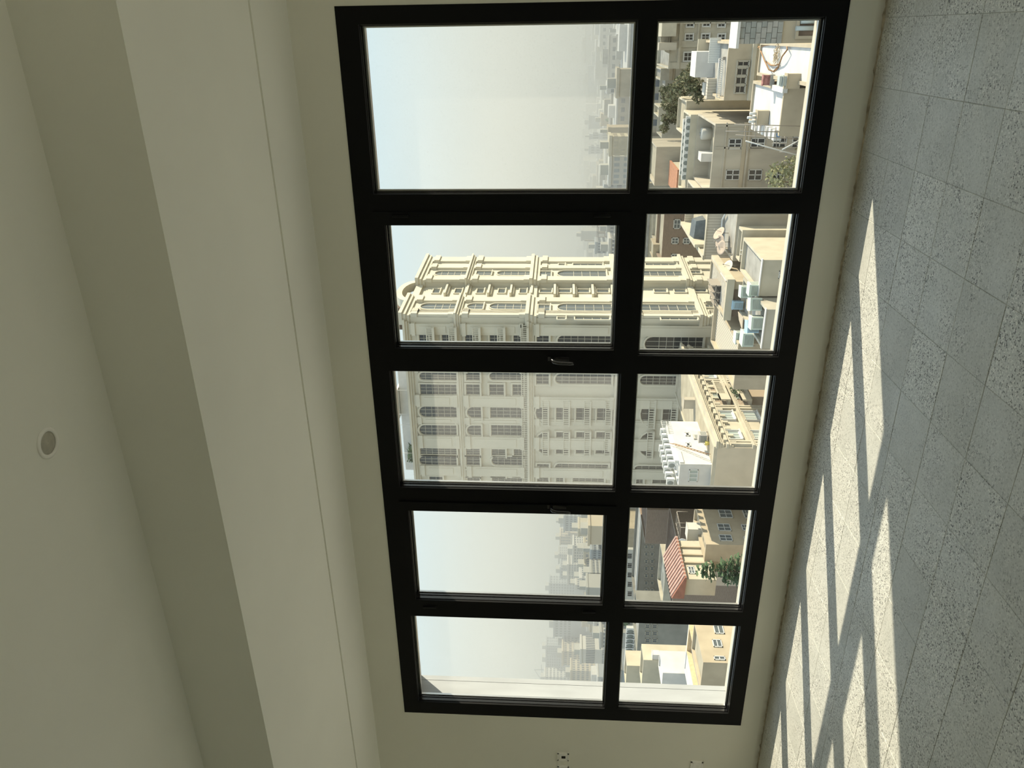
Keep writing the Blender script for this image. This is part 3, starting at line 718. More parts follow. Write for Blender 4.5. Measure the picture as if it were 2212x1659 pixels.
# storeys between the two big cornices, and below
side_win(842, 898, 1490, 1925, BD, 1, 2, 6); side_win(848, 898, 1338, 1430, BD, 0, 2, 2); side_win(577, 625, 1490, 1880, BD, 1, 2, 6); side_win(583, 625, 1350, 1440, BD, 0, 2, 2)
side_win(945, 968, 1630, 1905, BD, 0, 1, 4); side_win(948, 966, 1490, 1555, BD, 0, 1, 1); side_win(520, 536, 1615, 1850, BD, 0, 1, 4); side_win(522, 536, 1500, 1550, BD, 0, 1, 1)
for x0 in (1350, 1500, 1650, 1805): 
    side_win(726, 752, x0, x0 + 95, 0, 0, 1, 1)
    p = U2(x0 + 110, 738); a, z = TS.hit(*p)
    tpart('window_ledge', CREAM, lambda b: (TS.slab(b, a - 3.2, a + 3.2, z - .4, z, 0, .9), TS.slab(b, a - 2.6, a + 2.6, z - .75, z - .4, 0, .5)))
for x0 in (430, 600, 770, 945, 1110):
    p = U2(x0 + 170, 735); a, z = TS.hit(*p)
    tpart('window_ledge', CREAM, lambda b: (TS.slab(b, a - 2.6, a + 2.6, z - .35, z, 0, .8), TS.slab(b, a - 2.1, a + 2.1, z - .7, z - .35, 0, .4)))
def sw2(ya, yb, x0, x1, d, arch=0, nv=2, nh=None):
    p0, p1 = Z2(x0, ya), Z2(x1, yb); r = TS.rect(p0[0], p0[1], p1[0], p1[1], d)
    if nh is None: nh = max(1, round((r[3] - r[2]) / 1.3))
    o = window(TS, r, tower, d, bool(arch), nv, nh, CREAM, MIDG, fw=.08, proud=.12, bar=.06, sur=.18); o.matrix_parent_inverse = Matrix.Translation(TOFF)
sw2(1030, 1090, 155, 690, BD, 0, 2, 6); sw2(705, 752, 165, 555, BD, 0, 2, 5); sw2(1155, 1180, 350, 700, BD, 0, 1, 4); sw2(630, 650, 200, 500, BD, 0, 1, 4)
sw2(885, 912, 285, 405, 0, 0, 1, 1); sw2(885, 912, 480, 590, 0, 0, 1, 1); sw2(880, 908, 680, 785, 0, 0, 1, 1); sw2(705, 730, 640, 735, BD, 0, 2, 2); sw2(1030, 1060, 780, 860, BD, 0, 2, 2)
# roof: round gable over the recess, dark penthouse, planters
ga = (bays[0][1] + bays[1][0]) / 2; gr = (bays[1][0] - bays[0][1]) / 2 + .6
def gable(b):
    k = 12
    for q in range(k):
        t0, t1 = math.pi * q / k, math.pi * (q + 1) / k
        p = [(ga - gr * math.cos(t0), zst + gr * .55 * math.sin(t0)), (ga - gr * math.cos(t1), zst + gr * .55 * math.sin(t1)), (ga - (gr - .9) * math.cos(t1), zst - .5 + (gr - .9) * .55 * math.sin(t1)), (ga - (gr - .9) * math.cos(t0), zst - .5 + (gr - .9) * .55 * math.sin(t0))]
        b.hexa([TS.w(*u, -.6) for u in p] + [TS.w(*u, 1.0) for u in p])
tpart('round_gable', CREAM, gable)
px, pz = TF.hit(860, 745)
tpart('penthouse', BROWN, lambda b: TF.slab(b, max(.6, TF.hit(870, 662, -9)[0]), TF.hit(870, 712, -9)[0], zt, zt + 4.2, -16, -9))
tpart('penthouse_wall', mat('penthouse_tan', (0.36, 0.25, 0.17), .8), lambda b: TF.slab(b, max(.5, TF.hit(870, 646, -17)[0]), TF.hit(870, 662, -17)[0] + 1.0, zt, zt + 3.4, -20, -17))
tpart('roof_room', WHITEW, lambda b: TF.slab(b, TF.hit(870, 806)[0], TF.hit(870, 1030)[0], zt, zt + 2.2, -12, -2.5))
tpart('roof_awning', CORRW, lambda b: TF.slab(b, TF.hit(870, 850)[0], TF.hit(870, 912)[0], zt + 2.3, zt + 2.6, -12, -1.0))
def bushes(b):
    r = random.Random(5)
    for _ in range(260):
        a = TF.hit(880, r.uniform(972, 1004))[0]; c = Vector(TF.w(a, zt + r.uniform(0, 1.2), r.uniform(-2, -.6))); v = [Vector((r.gauss(0, .25), r.gauss(0, .25), r.gauss(0, .25))) for _ in range(3)]
        b.quad([c + q for q in v])
tag(tpart('roof_shrubs', LEAFG, bushes), kind='stuff')
tpart('roof_rail', WHITEM, lambda b: [b.tube([TF.w(TF.hit(870, y)[0], zt, -.4), TF.w(TF.hit(870, y)[0], zt + 3.0, -.4)], .04, 5) for y in (845, 897, 920, 981)])
# ---------------------------------------------------------------- roof fittings, each a thing of its own
def on_roof(p, z): return at_z(*p, z)
def condenser(p, z, label, w=0.95, h=0.75, d=0.42, rot=0.0, group='outdoor air conditioning units'):
    """split-unit condenser in a white case with a round fan grille"""
    P = on_roof(p, z) if not isinstance(p, Vector) else p
    t = thing('air_conditioner', label, 'air conditioner', P, group); t.rotation_euler.z = rot
    if 'ac_case' not in PROTO:
        PROTO['ac_case'] = MB().box(-.5, .5, -.22, .22, .08, .85).box(-.45, -.35, -.25, .25, 0, .08).box(.35, .45, -.25, .25, 0, .08).mesh('case', WHITEM)
        g = MB().lathe((-.1, -.225, .46), (0, -1, 0), [(.001, .012), (.30, .012), (.32, 0.0)], 14); PROTO['ac_fan'] = g.mesh('fan_grille', LOUV)
    for nm in ('case', 'fan_grille'):
        o = link(nm, PROTO['ac_case' if nm == 'case' else 'ac_fan'], t); o.scale = (w, d / .44, h / .85)
    return t
PROTO = {}
def cooler(p, z, label, m=None, w=1.1, h=1.15, rot=0.0):
    """evaporative cooler: box on legs with louvred sides"""
    P = on_roof(p, z); t = thing('evaporative_cooler', label, 'cooler', P, 'evaporative coolers on the flat roofs'); t.rotation_euler.z = rot
    a = w / 2
    MB().box(-a, a, -a, a, .25, h + .05).box(-a - .04, a + .04, -a - .04, a + .04, h + .05, h + .13).build('case', m or COOL, t)
    b = MB()
    for q in range(7):
        z0 = .35 + q * (h - .4) / 7; b.box(-a * .8, a * .8, -a - .03, -a + .01, z0, z0 + .06); b.box(a - .01, a + .03, -a * .8, a * .8, z0, z0 + .06)
    b.build('louvers', LOUV, t)
    b = MB()
    for sx in (-1, 1):
        for sy in (-1, 1): b.box(sx * a * .9 - .04, sx * a * .9 + .04, sy * a * .9 - .04, sy * a * .9 + .04, 0, .25)
    b.build('stand', STEEL, t)
    return t
def dish(p, z, label, r=0.6, face=(0.35, -0.75, 0.55), m=None):
    P = on_roof(p, z); t = thing('satellite_dish', label, 'satellite dish', P, 'satellite dishes on the roofs')
    n = Vector(face).normalized(); c = Vector((0, 0, 1.0 + r * .3))
    MB().lathe(c, n, [(r * .02, -r * .22), (r * .4, -r * .17), (r * .75, -r * .08), (r, 0.0), (r * .98, .03), (r * .7, -r * .05), (r * .02, -r * .18)], 18).build('reflector', m or DISHM, t)
    MB().tube([(0, 0, 0), (0, 0, 1.0), tuple(c - n * r * .2)], .04, 6).build('mast', STEEL, t)
    lo = c - Vector((0, 0, r)) * .9 + n * .05
    MB().tube([lo, c + n * r * .8], .025, 5).tube([c + n * r * .72, c + n * r * .95], .07, 6).build('feed_arm', STEEL, t)
    return t
def tree(name, label, base, h, rad, leaf, seed, n=900, conifer=False, crown0=0.25, group=None, size=0.35):
    r = random.Random(seed); t = thing(name, label, 'tree', base, group)
    MB().tube([(0, 0, 0), (r.uniform(-.2, .2), r.uniform(-.2, .2), h * .5), (0, 0, h * .92)], .05 * h ** .6, 7, r1=.03).build('trunk', BARK, t)
    b = MB()
    if conifer:
        tiers = 40
        for k in range(tiers):
            f = k / (tiers - 1); zz = h * (crown0 + (1 - crown0) * f); R = rad * (1 - f) ** .8 + .25; m = max(4, int(6 * (1 - f)) + 4)
            for q in range(m):
                a = 6.283 * q / m + r.random() * .6; dx, dy = math.cos(a), math.sin(a); L_ = R * r.uniform(.6, 1.12); jz = r.uniform(-.25, .25)
                steps = max(4, int(L_ / .16))
                for s_ in range(steps):
                    u = (s_ + .5) / steps * L_; zc = zz + jz - .30 * u + .16 * u * u / R
                    for sd in (-1, 1):
                        w_ = .62 * (1 - .45 * u / L_) * r.uniform(.8, 1.2); b.quad([(dx * (u - .08), dy * (u - .08), zc), (dx * (u + .10), dy * (u + .10), zc + .03), (dx * (u + .30) - dy * sd * w_, dy * (u + .30) + dx * sd * w_, zc + r.uniform(-.16, .2)), (dx * (u + .16) - dy * sd * w_, dy * (u + .16) + dx * sd * w_, zc + r.uniform(-.16, .2))])
    else:
        blobs = [(r.gauss(0, rad * .45), r.gauss(0, rad * .45), h * r.uniform(.45, .9), rad * r.uniform(.35, .6)) for _ in range(12)]
        for _ in range(n):
            x, y, z, R = r.choice(blobs); v = Vector((r.gauss(0, 1), r.gauss(0, 1), r.gauss(0, 1))).normalized() * R * r.uniform(.55, 1.05); c = Vector((x, y, z)) + v
            e1 = Vector((r.gauss(0, 1), r.gauss(0, 1), r.gauss(0, 1))).normalized(); e2 = e1.orthogonal().normalized(); s_ = size * r.uniform(.6, 1.3)
            b.quad([c - e1 * s_, c + e2 * s_ * .5, c + e1 * s_, c - e2 * s_ * .5])
    tag(b.build('crown', leaf, t), kind='stuff')
    return t

# ---------------------------------------------------------------- right bay, lower pane
b1 = Block('stone_apartment', 'grey stone apartment house with a stepped parapet, in the upper right of the lower panes', Z1(745, 60), -20.0, Z1(745, 548), 22, GREYST, ROOFG)
for p0, p1 in (((860, 165), (915, 213)), ((990, 165), (1045, 210)), ((850, 272), (910, 320)), ((980, 270), (1040, 318)), ((838, 418), (900, 485)), ((965, 418), (1030, 482)), ((1110, 165), (1165, 213)), ((1110, 272), (1165, 320)), ((1090, 418), (1150, 482))):
    b1.win('F', Z1(*p0), Z1(*p1), nv=2, nh=2, bar=.10, fw=.09, sur=.16, proud=.1)
for yy in (165, 350, 520):
    a = b1.F.hit(*Z1(900, yy))[0]; b1.part('pilaster', GREYST, lambda m: b1.F.slab(m, a - .6, a + .6, GZ, -20.2, 0, .3))
b1.band('F', Z1(790, 400), .5, .5); b1.band('F', Z1(935, 400), .3, .35)
a = b1.F.hit(*Z1(720, 235)); b1.part('pediment', GREYST, lambda m: [m.hexa([b1.F.w(a[0] + 4.5 * math.cos(math.pi * q / 8), -20 + 2.2 * math.sin(math.pi * q / 8), -.6), b1.F.w(a[0] + 4.5 * math.cos(math.pi * (q + 1) / 8), -20 + 2.2 * math.sin(math.pi * (q + 1) / 8), -.6), b1.F.w(a[0], -20, -.6), b1.F.w(a[0], -20.1, -.6), b1.F.w(a[0] + 4.5 * math.cos(math.pi * q / 8), -20 + 2.2 * math.sin(math.pi * q / 8), .3), b1.F.w(a[0] + 4.5 * math.cos(math.pi * (q + 1) / 8), -20 + 2.2 * math.sin(math.pi * (q + 1) / 8), .3), b1.F.w(a[0], -20, .3), b1.F.w(a[0], -20.1, .3)]) for q in range(8)])
b1.part('roof_room', BEIGE, lambda m: (lambda A, B: m.box(A.x, B.x, 168, 174, -20.7, -17.2))(at_y(*Z1(700, 400), 168), at_y(*Z1(700, 340), 168)))
b1.part('roof_room', CREAM2, lambda m: (lambda A, B: m.box(A.x, B.x, 170, 176, -20.7, -17.8))(at_y(*Z1(700, 290), 170), at_y(*Z1(700, 150), 170)))
b1b = Block('grey_annex', 'dark grey stone wing set back beside the stone apartment house', Z1(655, 545), -18.5, Z1(655, 640), 14, GREYST, ROOFG, D=197)
b1b.band('F', Z1(720, 590), .8, .3, TAN); b1b.band('F', Z1(880, 590), .8, .3, TAN)
# house with four tall windows and a cluttered white roof
b4w = Block('four_window_house', 'tan house with a row of four tall windows and a cluttered roof', Z1(1200, 330), -19.8, Z1(1182, 800), 24, TAN, ROOFG, par=.5)
for p0, p1 in (((1265, 487), (1355, 527)), ((1258, 542), (1340, 600)), ((1250, 612), (1330, 670)), ((1244, 682), (1322, 740))):
    b4w.win('F', Z1(*p0), Z1(*p1), nv=1, nh=2, fw=.10, bar=.09, sur=.10, fm=GREYST)
b4w.band('F', Z1(1360, 600), .5, .6, CREAM2, 'window_sill')
def roofbox(blk, name, m, p0, p1, z0, h, dep):
    """box standing on a roof: p0 front right foot, p1 front left foot"""
    A = at_z(*p0, z0); B = at_y(*p1, A.y); return blk.part(name, m, lambda q: q.box(B.x, A.x, A.y, A.y + dep, z0, z0 + h))
roofbox(b4w, 'stair_house', WHITEW, Z1(1085, 410), Z1(1085, 615), b4w.zr, 2.6, 5)
roofbox(b4w, 'fence_panel', CORRW, Z1(1135, 300), Z1(1135, 500), b4w.zr, 1.5, .15)
roofbox(b4w, 'canvas_awning', CORRT, Z1(1100, 625), Z1(1100, 790), b4w.zr, 1.2, 1.2)
roofbox(b4w, 'low_wall', CREAM2, Z1(1040, 310), Z1(1040, 405), b4w.zr, 1.6, .4)
roofbox(b4w, 'tank', PALE, Z1(1060, 660), Z1(1060, 760), b4w.zr, 1.0, 2)
A = at_z(*Z1(1170, 465), b4w.zr); B = at_z(*Z1(1150, 775), b4w.zr)
def ladder(m, A, B, w=.5, n=18, up=Vector((0, 0, .6)), r=.06):
    m.tube([A + up, B + up], r, 5); m.tube([A + up + Vector((0, 0, w)), B + up + Vector((0, 0, w))], r, 5)
    for q in range(n + 1): P = A.lerp(B, q / n) + up; m.tube([P, P + Vector((0, 0, w))], r * .8, 4)
tr = thing('lattice_mast', 'white lattice mast lying along the cluttered tan roof', 'mast', A)
lm = MB(); ladder(lm, Vector((0, 0, 0)), B - A, up=Vector((0, 0, .35))); lm.build('lattice', WHITEM, tr); MB().box(-.2, .2, -.2, .2, 0, .4).box((B - A).x - .2, (B - A).x + .2, (B - A).y - .2, (B - A).y + .2, 0, .4).build('foot', STEEL, tr)

# white roof terrace in two parts, the stair house of concrete blocks beside it
ZT = -19.5
A = at_y(*Z1(1620, 345), 62.0)
ZSH = at_y(*Z1(1275, 300), 62.0).z
tb2 = Block('white_terrace_house', 'building with a whitewashed roof terrace and tan walls', Z1(1640, 705), ZT, Z1(1600, 1085), at_z(*Z1(1372, 800), ZT).y - at_z(*Z1(1640, 705), ZT).y, TAN, WHITEW, par=.25)
tb1 = Block('white_terrace_wing', 'nearer whitewashed roof terrace holding bent brown pipes', Z1(1872, 352), ZT, Z1(1850, 690), 19.5, TAN, WHITEW, par=.2)
sh = Block('block_stair_house', 'stair house walled in bare grey concrete blocks above a tan wall', Z1(1275, 345), ZSH, 6.5, 2.4, TAN, ROOFG, xy=(A.x + 6.5, A.y), par=.1)
sh.F = Face((A.x, A.y, 0), (1, 0, 0), (0, -1, 0))
zblk = sh.F.hit(*Z1(1620, 250))[1]; rn = random.Random(3); z = zblk; row = 0
blk_m = [mat('concrete_block_%d' % q, c, .95, .1, noise=.2, nscale=2) for q, c in enumerate(((.34, .34, .31), (.30, .31, .285), (.38, .37, .335)))]
blkmesh = {}
while z < ZSH - .3:
    x = -.35 * (row % 2)
    while x < 6.3:
        x0, x1 = max(x, 0), min(x + .72, 6.4)
        if x1 - x0 > .1:
            key = (round(x1 - x0, 2), rn.randrange(3))
            if key not in blkmesh: blkmesh[key] = MB().box(0, key[0] - .03, -.12, .05, 0, .35).mesh('block', blk_m[key[1]])
            o = link('block', blkmesh[key], sh.root, (A.x + x0, A.y - rn.uniform(0, .03), z)); o.matrix_parent_inverse = Matrix.Translation(sh.off)
        x += .72
    z += .38; row += 1
sh.part('roof_slab', WHITEW, lambda m: m.box(A.x - .3, A.x + 6.6, A.y - .3, A.y + 2.4, ZSH, ZSH + .2))
r_ = sh.F.rect(*Z1(1750, 160), *Z1(1890, 285)); sh.part('hatch', mat('hatch_brown', (.20, .15, .11), .8, noise=.3, nscale=1.5), lambda m: sh.F.slab(m, *r_[:2], *r_[2:], 0, .12))
sh.part('hatch_frame', TAN, lambda m: (sh.F.slab(m, r_[0] - .2, r_[0], r_[2], r_[3] + .2, 0, .25), sh.F.slab(m, r_[0], r_[1] + .2, r_[3], r_[3] + .2, 0, .25)))
sh.part('duct', mat('duct_grey', (.42, .46, .44), .5), lambda m: [m.tube([sh.F.w(r_[0] + .5 + .45 * q, r_[2] + .1, .3), sh.F.w(r_[0] + .5 + .45 * q, r_[2] + 1.5 - .3 * (q % 2), .3)], .16, 8) for q in range(4)])
# things on the terrace
def chest(p, w, h, d, m, name, label, cat, extra=None):
    P = at_z(*p, ZT - .2); t = thing(name, label, cat, P)
    MB().box(-w, 0, 0, d, 0, h).box(-w - .05, .05, -.05, d + .05, h, h + .06).build('body', m, t)
    if extra: extra(t)
    return t
chest(Z1(1775, 587), 1.25, 1.15, 1.0, TAN, 'roof_vent', 'tan roof vent box with grey louvres on the near terrace', 'vent', lambda t: MB().box(-1.0, -.2, .1, .9, 1.21, 1.5).box(-1.1, -.1, 0, 1.0, 1.5, 1.56).box(-1.0, -.2, .1, .9, 1.6, 1.85).build('cowl', MATS['duct_grey'], t))
chest(Z1(1522, 882), 1.45, 1.15, 1.0, TAN, 'roof_vent', 'tan roof vent box with white pipes at the far end of the terrace', 'vent', lambda t: [MB().tube([(-.3 - .4 * q, .5, 1.15), (-.3 - .4 * q, .5, 1.9 + .2 * (q % 2))], .13, 8).build('pipe', WHITEM, t) for q in range(3)])
chest(Z1(1565, 598), .95, 1.1, .5, mat('faded_red', (.40, .19, .17), .8, noise=.5, nscale=3), 'roof_tank', 'faded red and grey tank standing on the white terrace', 'tank', lambda t: MB().box(-1.0, .05, -.03, .53, .0, .45).build('base', ROOFG, t))
for nm, lb, pts in (('pipe', 'long bent brown pipe arching over the white terrace', [(1435, 370, 0), (1480, 480, .5), (1515, 555, .5), (1550, 570, .1), (1590, 530, 0)]),
                    ('pipe', 'looped brown pipe beside the tangle of hoses on the terrace', [(1655, 352, 0), (1662, 395, .4), (1620, 450, .5), (1605, 490, .4), (1585, 545, .1), (1560, 572, 0)]),
                    ('pipe', 'thin brown pipe lying along the far edge of the terrace', [(1430, 378, .1), (1480, 362, .1), (1540, 354, .1)]),
                    ('pipe', 'short curved brown pipe under the arching one', [(1490, 490, .1), (1530, 520, .2), (1570, 520, .2), (1600, 510, .1)])):
    P = [at_z(*Z1(x, y), ZT - .25 + h) for x, y, h in pts]; o = MB().tube([p - P[0] for p in P], .07, 7).build(nm, RUST, None, P[0]); tag(o, lb, 'pipe', 'brown pipes on the terrace')
P = at_z(*Z1(1600, 400), ZT - .2); hz = MB(); r = random.Random(8)
for _ in range(9):
    c = Vector((r.uniform(-.8, .6), r.uniform(-.7, .7), .15 + r.random() * .35)); R = r.uniform(.3, .6)
    hz.tube([c + Vector((R * math.cos(a * .7), R * math.sin(a * .7), .1 * math.sin(a * 1.9))) for a in range(10)], .03, 5)
tag(hz.build('hose_coil', mat('hose_tan', (.45, .36, .24), .8), None, P), 'tangle of tan hoses heaped on the white terrace', 'hose')
# white bracket blocks along the terrace edge
for q in range(6):
    p = at_y(*Z1(1630 - 52 * q, 1010 + 14 * q), tb2.y0 + 1.5 * q); 
for q in range(7):
    yy = tb2.y0 + .6 + q * 1.55
    o = tb2.part('edge_bracket', WHITEW, lambda m: m.box(tb2.x0 - .5, tb2.x0 + .5, yy, yy + .8, tb2.zr - .2, tb2.zr + .55))
    o = tb2.part('bracket_patch', mat('patch_blue', (.16, .28, .48), .7), lambda m: m.box(tb2.x0 - .2, tb2.x0 + .2, yy - .06, yy, tb2.zr, tb2.zr + .35))
tb2.part('edge_beam', WHITEW, lambda m: m.box(tb2.x1 - .4, tb2.x1 + .1, tb2.y0 - .2, tb2.y0 + 4, tb2.zr, tb2.zr + .45))
tb2.part('inset_strip', GREYST, lambda m: m.box(tb2.x0, tb2.x1 - 2.0, tb2.y0 - .3, tb2.y0, tb2.z - 4.6, tb2.z - 4.2))

# beige block with the row of air conditioners
b4 = Block('beige_apartment_block', 'large beige apartment block with a sunken roof court behind its parapet', Z1(1090, 985), -19.3, Z1(1062, 1560), 15, BEIGE, ROOFT, par=2.2)
for p0, p1 in (((1195, 1105), (1295, 1187)), ((1370, 1100), (1480, 1180)), ((1548, 1095), (1655, 1172)), ((1172, 1352), (1280, 1432)), ((1352, 1350), (1458, 1434)), ((1522, 1350), (1636, 1430)), ((1700, 1090), (1790, 1170))):
    b4.win('F', Z1(*p0), Z1(*p1), nv=2, nh=2, fw=.08, bar=.12, proud=.12)
b4.band('F', Z1(1292, 1250), .5, .15, TAN); b4.band('F', Z1(1328, 1250), .25, .22)
b4.band('F', Z1(1150, 1250), .2, .12)
for yy in (1000, 1175):
    a = b4.F.hit(*Z1(1350, yy))[0]; b4.part('pilaster', BEIGE, lambda m: b4.F.slab(m, a - .12, a + .12, GZ, -19.5, 0, .12))
b4b = Block('air_conditioned_block', 'beige block behind the sunken court whose roof edge carries many air conditioners', Z1(880, 890), -18.2, Z1(845, 1560), 8, CREAM2, ROOFT, xy=(b4.x1 - .2, b4.y1 + .05), par=.4)
b4c = Block('lit_gable_house', 'sunlit cream gable building with a glass canopy', Z1(925, 790), -18.6, 5.5, 10, CREAM2, ROOFT, xy=(b4.x1 + 1.2, b4b.y1 + .1), par=.5)
b4c.part('canopy', mat('canopy_glass', (.55, .58, .44), .3), lambda m: m.box(b4c.x0 - 3, b4c.x0, b4c.y0, b4c.y0 + 5, -19.2, -19.05))
roofbox(b4, 'roof_slab', WHITEW, Z1(1078, 1222), Z1(1078, 1288), b4.zr, 1.9, 3)
a_ = at_z(*Z1(1060, 1065), b4.zr); wt = thing('water_tank', 'round grey water tank in the sunken roof court', 'tank', a_)
MB().lathe((0, 0, 0), (0, 0, 1), [(.001, 0), (.9, 0), (.9, 1.5), (.8, 1.65), (.001, 1.75)], 20).build('shell', PALE, wt); MB().lathe((0, 0, 0), (0, 0, 1), [(.25, 1.7), (.25, 1.85), (.001, 1.88)], 12).build('cap', ROOFG, wt)
fb = Face((b4b.x0, b4b.y0, 0), (1, 0, 0), (0, -1, 0))
o = window(fb, fb.rect(*Z1(980, 1395), *Z1(1050, 1440)), b4b.root, arch=True, nv=2, nh=2, fm=GREYST); o.matrix_parent_inverse = Matrix.Translation(b4b.off)
o = window(fb, fb.rect(*Z1(1000, 1000), *Z1(1060, 1030)), b4b.root, nv=1, nh=1, fm=TAN, gm=BROWN, name='roof_door'); o.matrix_parent_inverse = Matrix.Translation(b4b.off)
acn = 0
for row, (x, z_) in enumerate(((880, -18.4), (822, -18.4))):
    for q in range(9 if row == 0 else 8):
        P = at_y(*Z1(x, 955 + q * 56 + row * 20), b4b.y0 + .5 + row * 3.0); P = Vector((P.x, b4b.y0 + .5 + row * 3.0, b4b.z - .35 if row == 0 else b4b.zr))
        condenser(P, 0, 'air conditioner number %s from the lit gable in the %s row above the sunken court' % (('one', 'two', 'three', 'four', 'five', 'six', 'seven', 'eight', 'nine')[q], ('front', 'back')[row]), 1.1, 1.0, .5, group='air conditioners above the sunken court, ' + ('front row' if row == 0 else 'back row'))
# scaffolding between terrace and beige block
A = at_y(*Z1(1400, 1100), 72.0)
sc_ = thing('scaffold', 'rusty scaffold poles standing against the end of the white terrace', 'scaffold', (A.x, 72, GZ))
for k, (pts, r_w) in enumerate([([Z1(1240, 990 + 0), Z1(1780, 1005)], .04), ([Z1(1330, 1000), Z1(1330, 1120)], .035), ([Z1(1405, 985), Z1(1410, 1130)], .035), ([Z1(1490, 1005), Z1(1495, 1150)], .035), ([Z1(1570, 1010), Z1(1575, 1190)], .035), ([Z1(1170, 1045), Z1(1600, 1050)], .04), ([Z1(1250, 1075), Z1(1780, 1110)], .04), ([Z1(1540, 1140), Z1(1780, 1150)], .035), ([Z1(1600, 1210), Z1(1770, 1215)], .035), ([Z1(1640, 1085), Z1(1650, 1240)], .035), ([Z1(1320, 1030), Z1(1345, 1200)], .03)]):
    P = [at_y(*p, 72.0 - .15 * (k % 3)) for p in pts]; o = MB().tube(P, r_w, 6).build('pole', STEEL, sc_); o.matrix_parent_inverse = Matrix.Translation(-Vector(sc_.location))
for k, pts in enumerate([[(1330, 1122), (1500, 1170), (1770, 1242)], [(1620, 1192), (1690, 1155), (1765, 1112)]]):
    P = [at_y(*Z1(*p), 70.5) for p in pts]; o = MB().tube(P, .06, 6).build('white_tube', WHITEM, sc_); o.matrix_parent_inverse = Matrix.Translation(-Vector(sc_.location))
for q, (x, y, D_, h, rd, sd) in enumerate(((900, 715, 131, 5.5, 1.9, 1), (840, 690, 140, 6, 1.9, 2), (790, 735, 150, 6.5, 2.0, 3), (730, 850, 168, 7, 2.2, 5), (715, 960, 176, 6, 2.0, 6), (700, 770, 188, 7, 2.2, 4))):
    P = at_y(*Z1(x, y), D_); tree('street_tree', ('dusty tree nearest the white stair house of the cluttered roof', 'dusty tree just behind the one by the white stair house', 'third dusty tree back, beside the lit gable roof', 'brownish tree behind the glass canopy', 'small brownish tree above the row of air conditioners', 'farthest brownish tree beside the dark grey wing')[q], (P.x, D_, P.z - h * .7), h, rd, LEAFD, sd + 20, 1200, group='dusty street trees ' + ('near' if q < 3 else 'behind'), size=.3)
P = at_y(*Z1(1700, 1450), 90); tree('street_tree', 'pale yellow-green tree against the foot of the beige block', (P.x, 90, P.z - 4.5), 7, 2.6, mat('leaf_yellow', (.30, .30, .16), .8, col2=(.22, .23, .12), nscale=2), 40, 1300, size=.2)
# orange roofed house and neighbours left of it
oh = Block('orange_roof_house', 'cream house with a terracotta roof edge and a row of small windows', Z1(800, 1365), -20.5, Z1(800, 1540), Z1(755, 1290), CREAM2, TERRA, par=.3)
for q in range(4): oh.win('S', Z1(715 + q * 12, 1425 - q * 0 - 2), Z1(755 + q * 12, 1450), nv=1, nh=1) if False else None
oh.part('roof_edge', TERRA, lambda m: m.box(oh.x0 - .3, oh.x1 + .3, oh.y0 - .3, oh.y1 + .3, oh.z, oh.z + .35))
for q in range(4): 
    s0 = (oh.y1 - oh.y0) * (q + .3) / 4; o = window(oh.S, (s0, s0 + 1.3, oh.z - 3.4, oh.z - 1.6), oh.root, nv=2, nh=1, fm=WHITEM); o.matrix_parent_inverse = Matrix.Translation(oh.off)
Block('tan_back_house', 'plain tan house wall at the far side of the terracotta roof', Z1(620, 1170), -17.5, Z1(615, 1480), 14, BEIGE, ROOFT)
Block('cream_cottage', 'small cream flat-roofed house among the trees', Z1(640, 850), -20, Z1(640, 935), 10, CREAM2, ROOFT)
Block('grey_row_house', 'long grey row house behind the dusty trees', Z1(690, 640), -22, Z1(690, 1100), 12, GREYST, ROOFG, D=204)
# ---------------------------------------------------------------- second bay, lower pane
b7 = Block('brown_brick_house', 'dark brown brick house with white window frames beside the ornate tower', Z2(385, 100), -20.5, Z2(385, 640), 12, BRICKB, ROOFT, D=168)
for p0, p1 in (((470, 195), (540, 288)), ((450, 372), (520, 435)), ((562, 375), (632, 435)), ((445, 530), (515, 600)), ((580, 200), (650, 280))):
    b7.win('F', Z2(*p0), Z2(*p1), nv=2, nh=2, fw=.18, bar=.12, gm=MIDG)
b8 = Block('cream_parapet_house', 'house with an L-shaped cream parapet and a dark tank on its roof', Z2(815, 60), -18.4, Z2(775, 585), 20, CORRT, ROOFT, par=1.2)
b8.part('inner_wall', CREAM2, lambda m: (lambda P: m.box(P.x - .4, P.x + .1, b8.y0 + 5, b8.y1, b8.zr, b8.z + .6))(at_z(*Z2(700, 420), b8.z)))
b8.part('coping', CREAM2, lambda m: m.box(b8.x0 - .1, b8.x1 + .1, b8.y0 - .1, b8.y0 + .5, b8.z, b8.z + .12).box(b8.x0 - .1, b8.x0 + .5, b8.y0, b8.y1, b8.z, b8.z + .12))
P = at_z(*Z2(770, 330), b8.zr); t = thing('roof_tank', 'dark blue-grey tarpaulin tank on the L-shaped parapet roof', 'tank', P)
MB().hexa([(-2.2, 0, 0), (2, 0, 0), (2, 3, 0), (-2.2, 3, 0), (-1.8, .4, 1.5), (1.7, .4, 1.3), (1.6, 2.6, 1.6), (-1.6, 2.6, 1.8)]).build('tarpaulin', mat('tarp', (.12, .14, .15), .6, noise=.3, nscale=1.5), t)
b9 = Block('dish_terrace_house', 'lower flat roof with three satellite dishes and a white pipe', Z2(1100, 60), -20.2, Z2(1100, 600), 11.5, BEIGE, ROOFG, par=.3)
for q, (x, y, lb) in enumerate(((995, 330, 'rightmost of three brown satellite dishes on the low grey roof'), (1005, 415, 'middle one of three brown satellite dishes on the low grey roof'), (1020, 470, 'leftmost of three brown satellite dishes on the low grey roof'))):
    dish(Z2(x + 10, y), b9.zr, lb, .95, (.2, -.35, .9) if q else (.6, -.2, .75), mat('dish_brown', (.42, .34, .27), .7))
P = [at_z(*Z2(x, y), b9.zr + .3) for x, y in ((975, 140), (945, 200), (928, 420), (950, 450))]
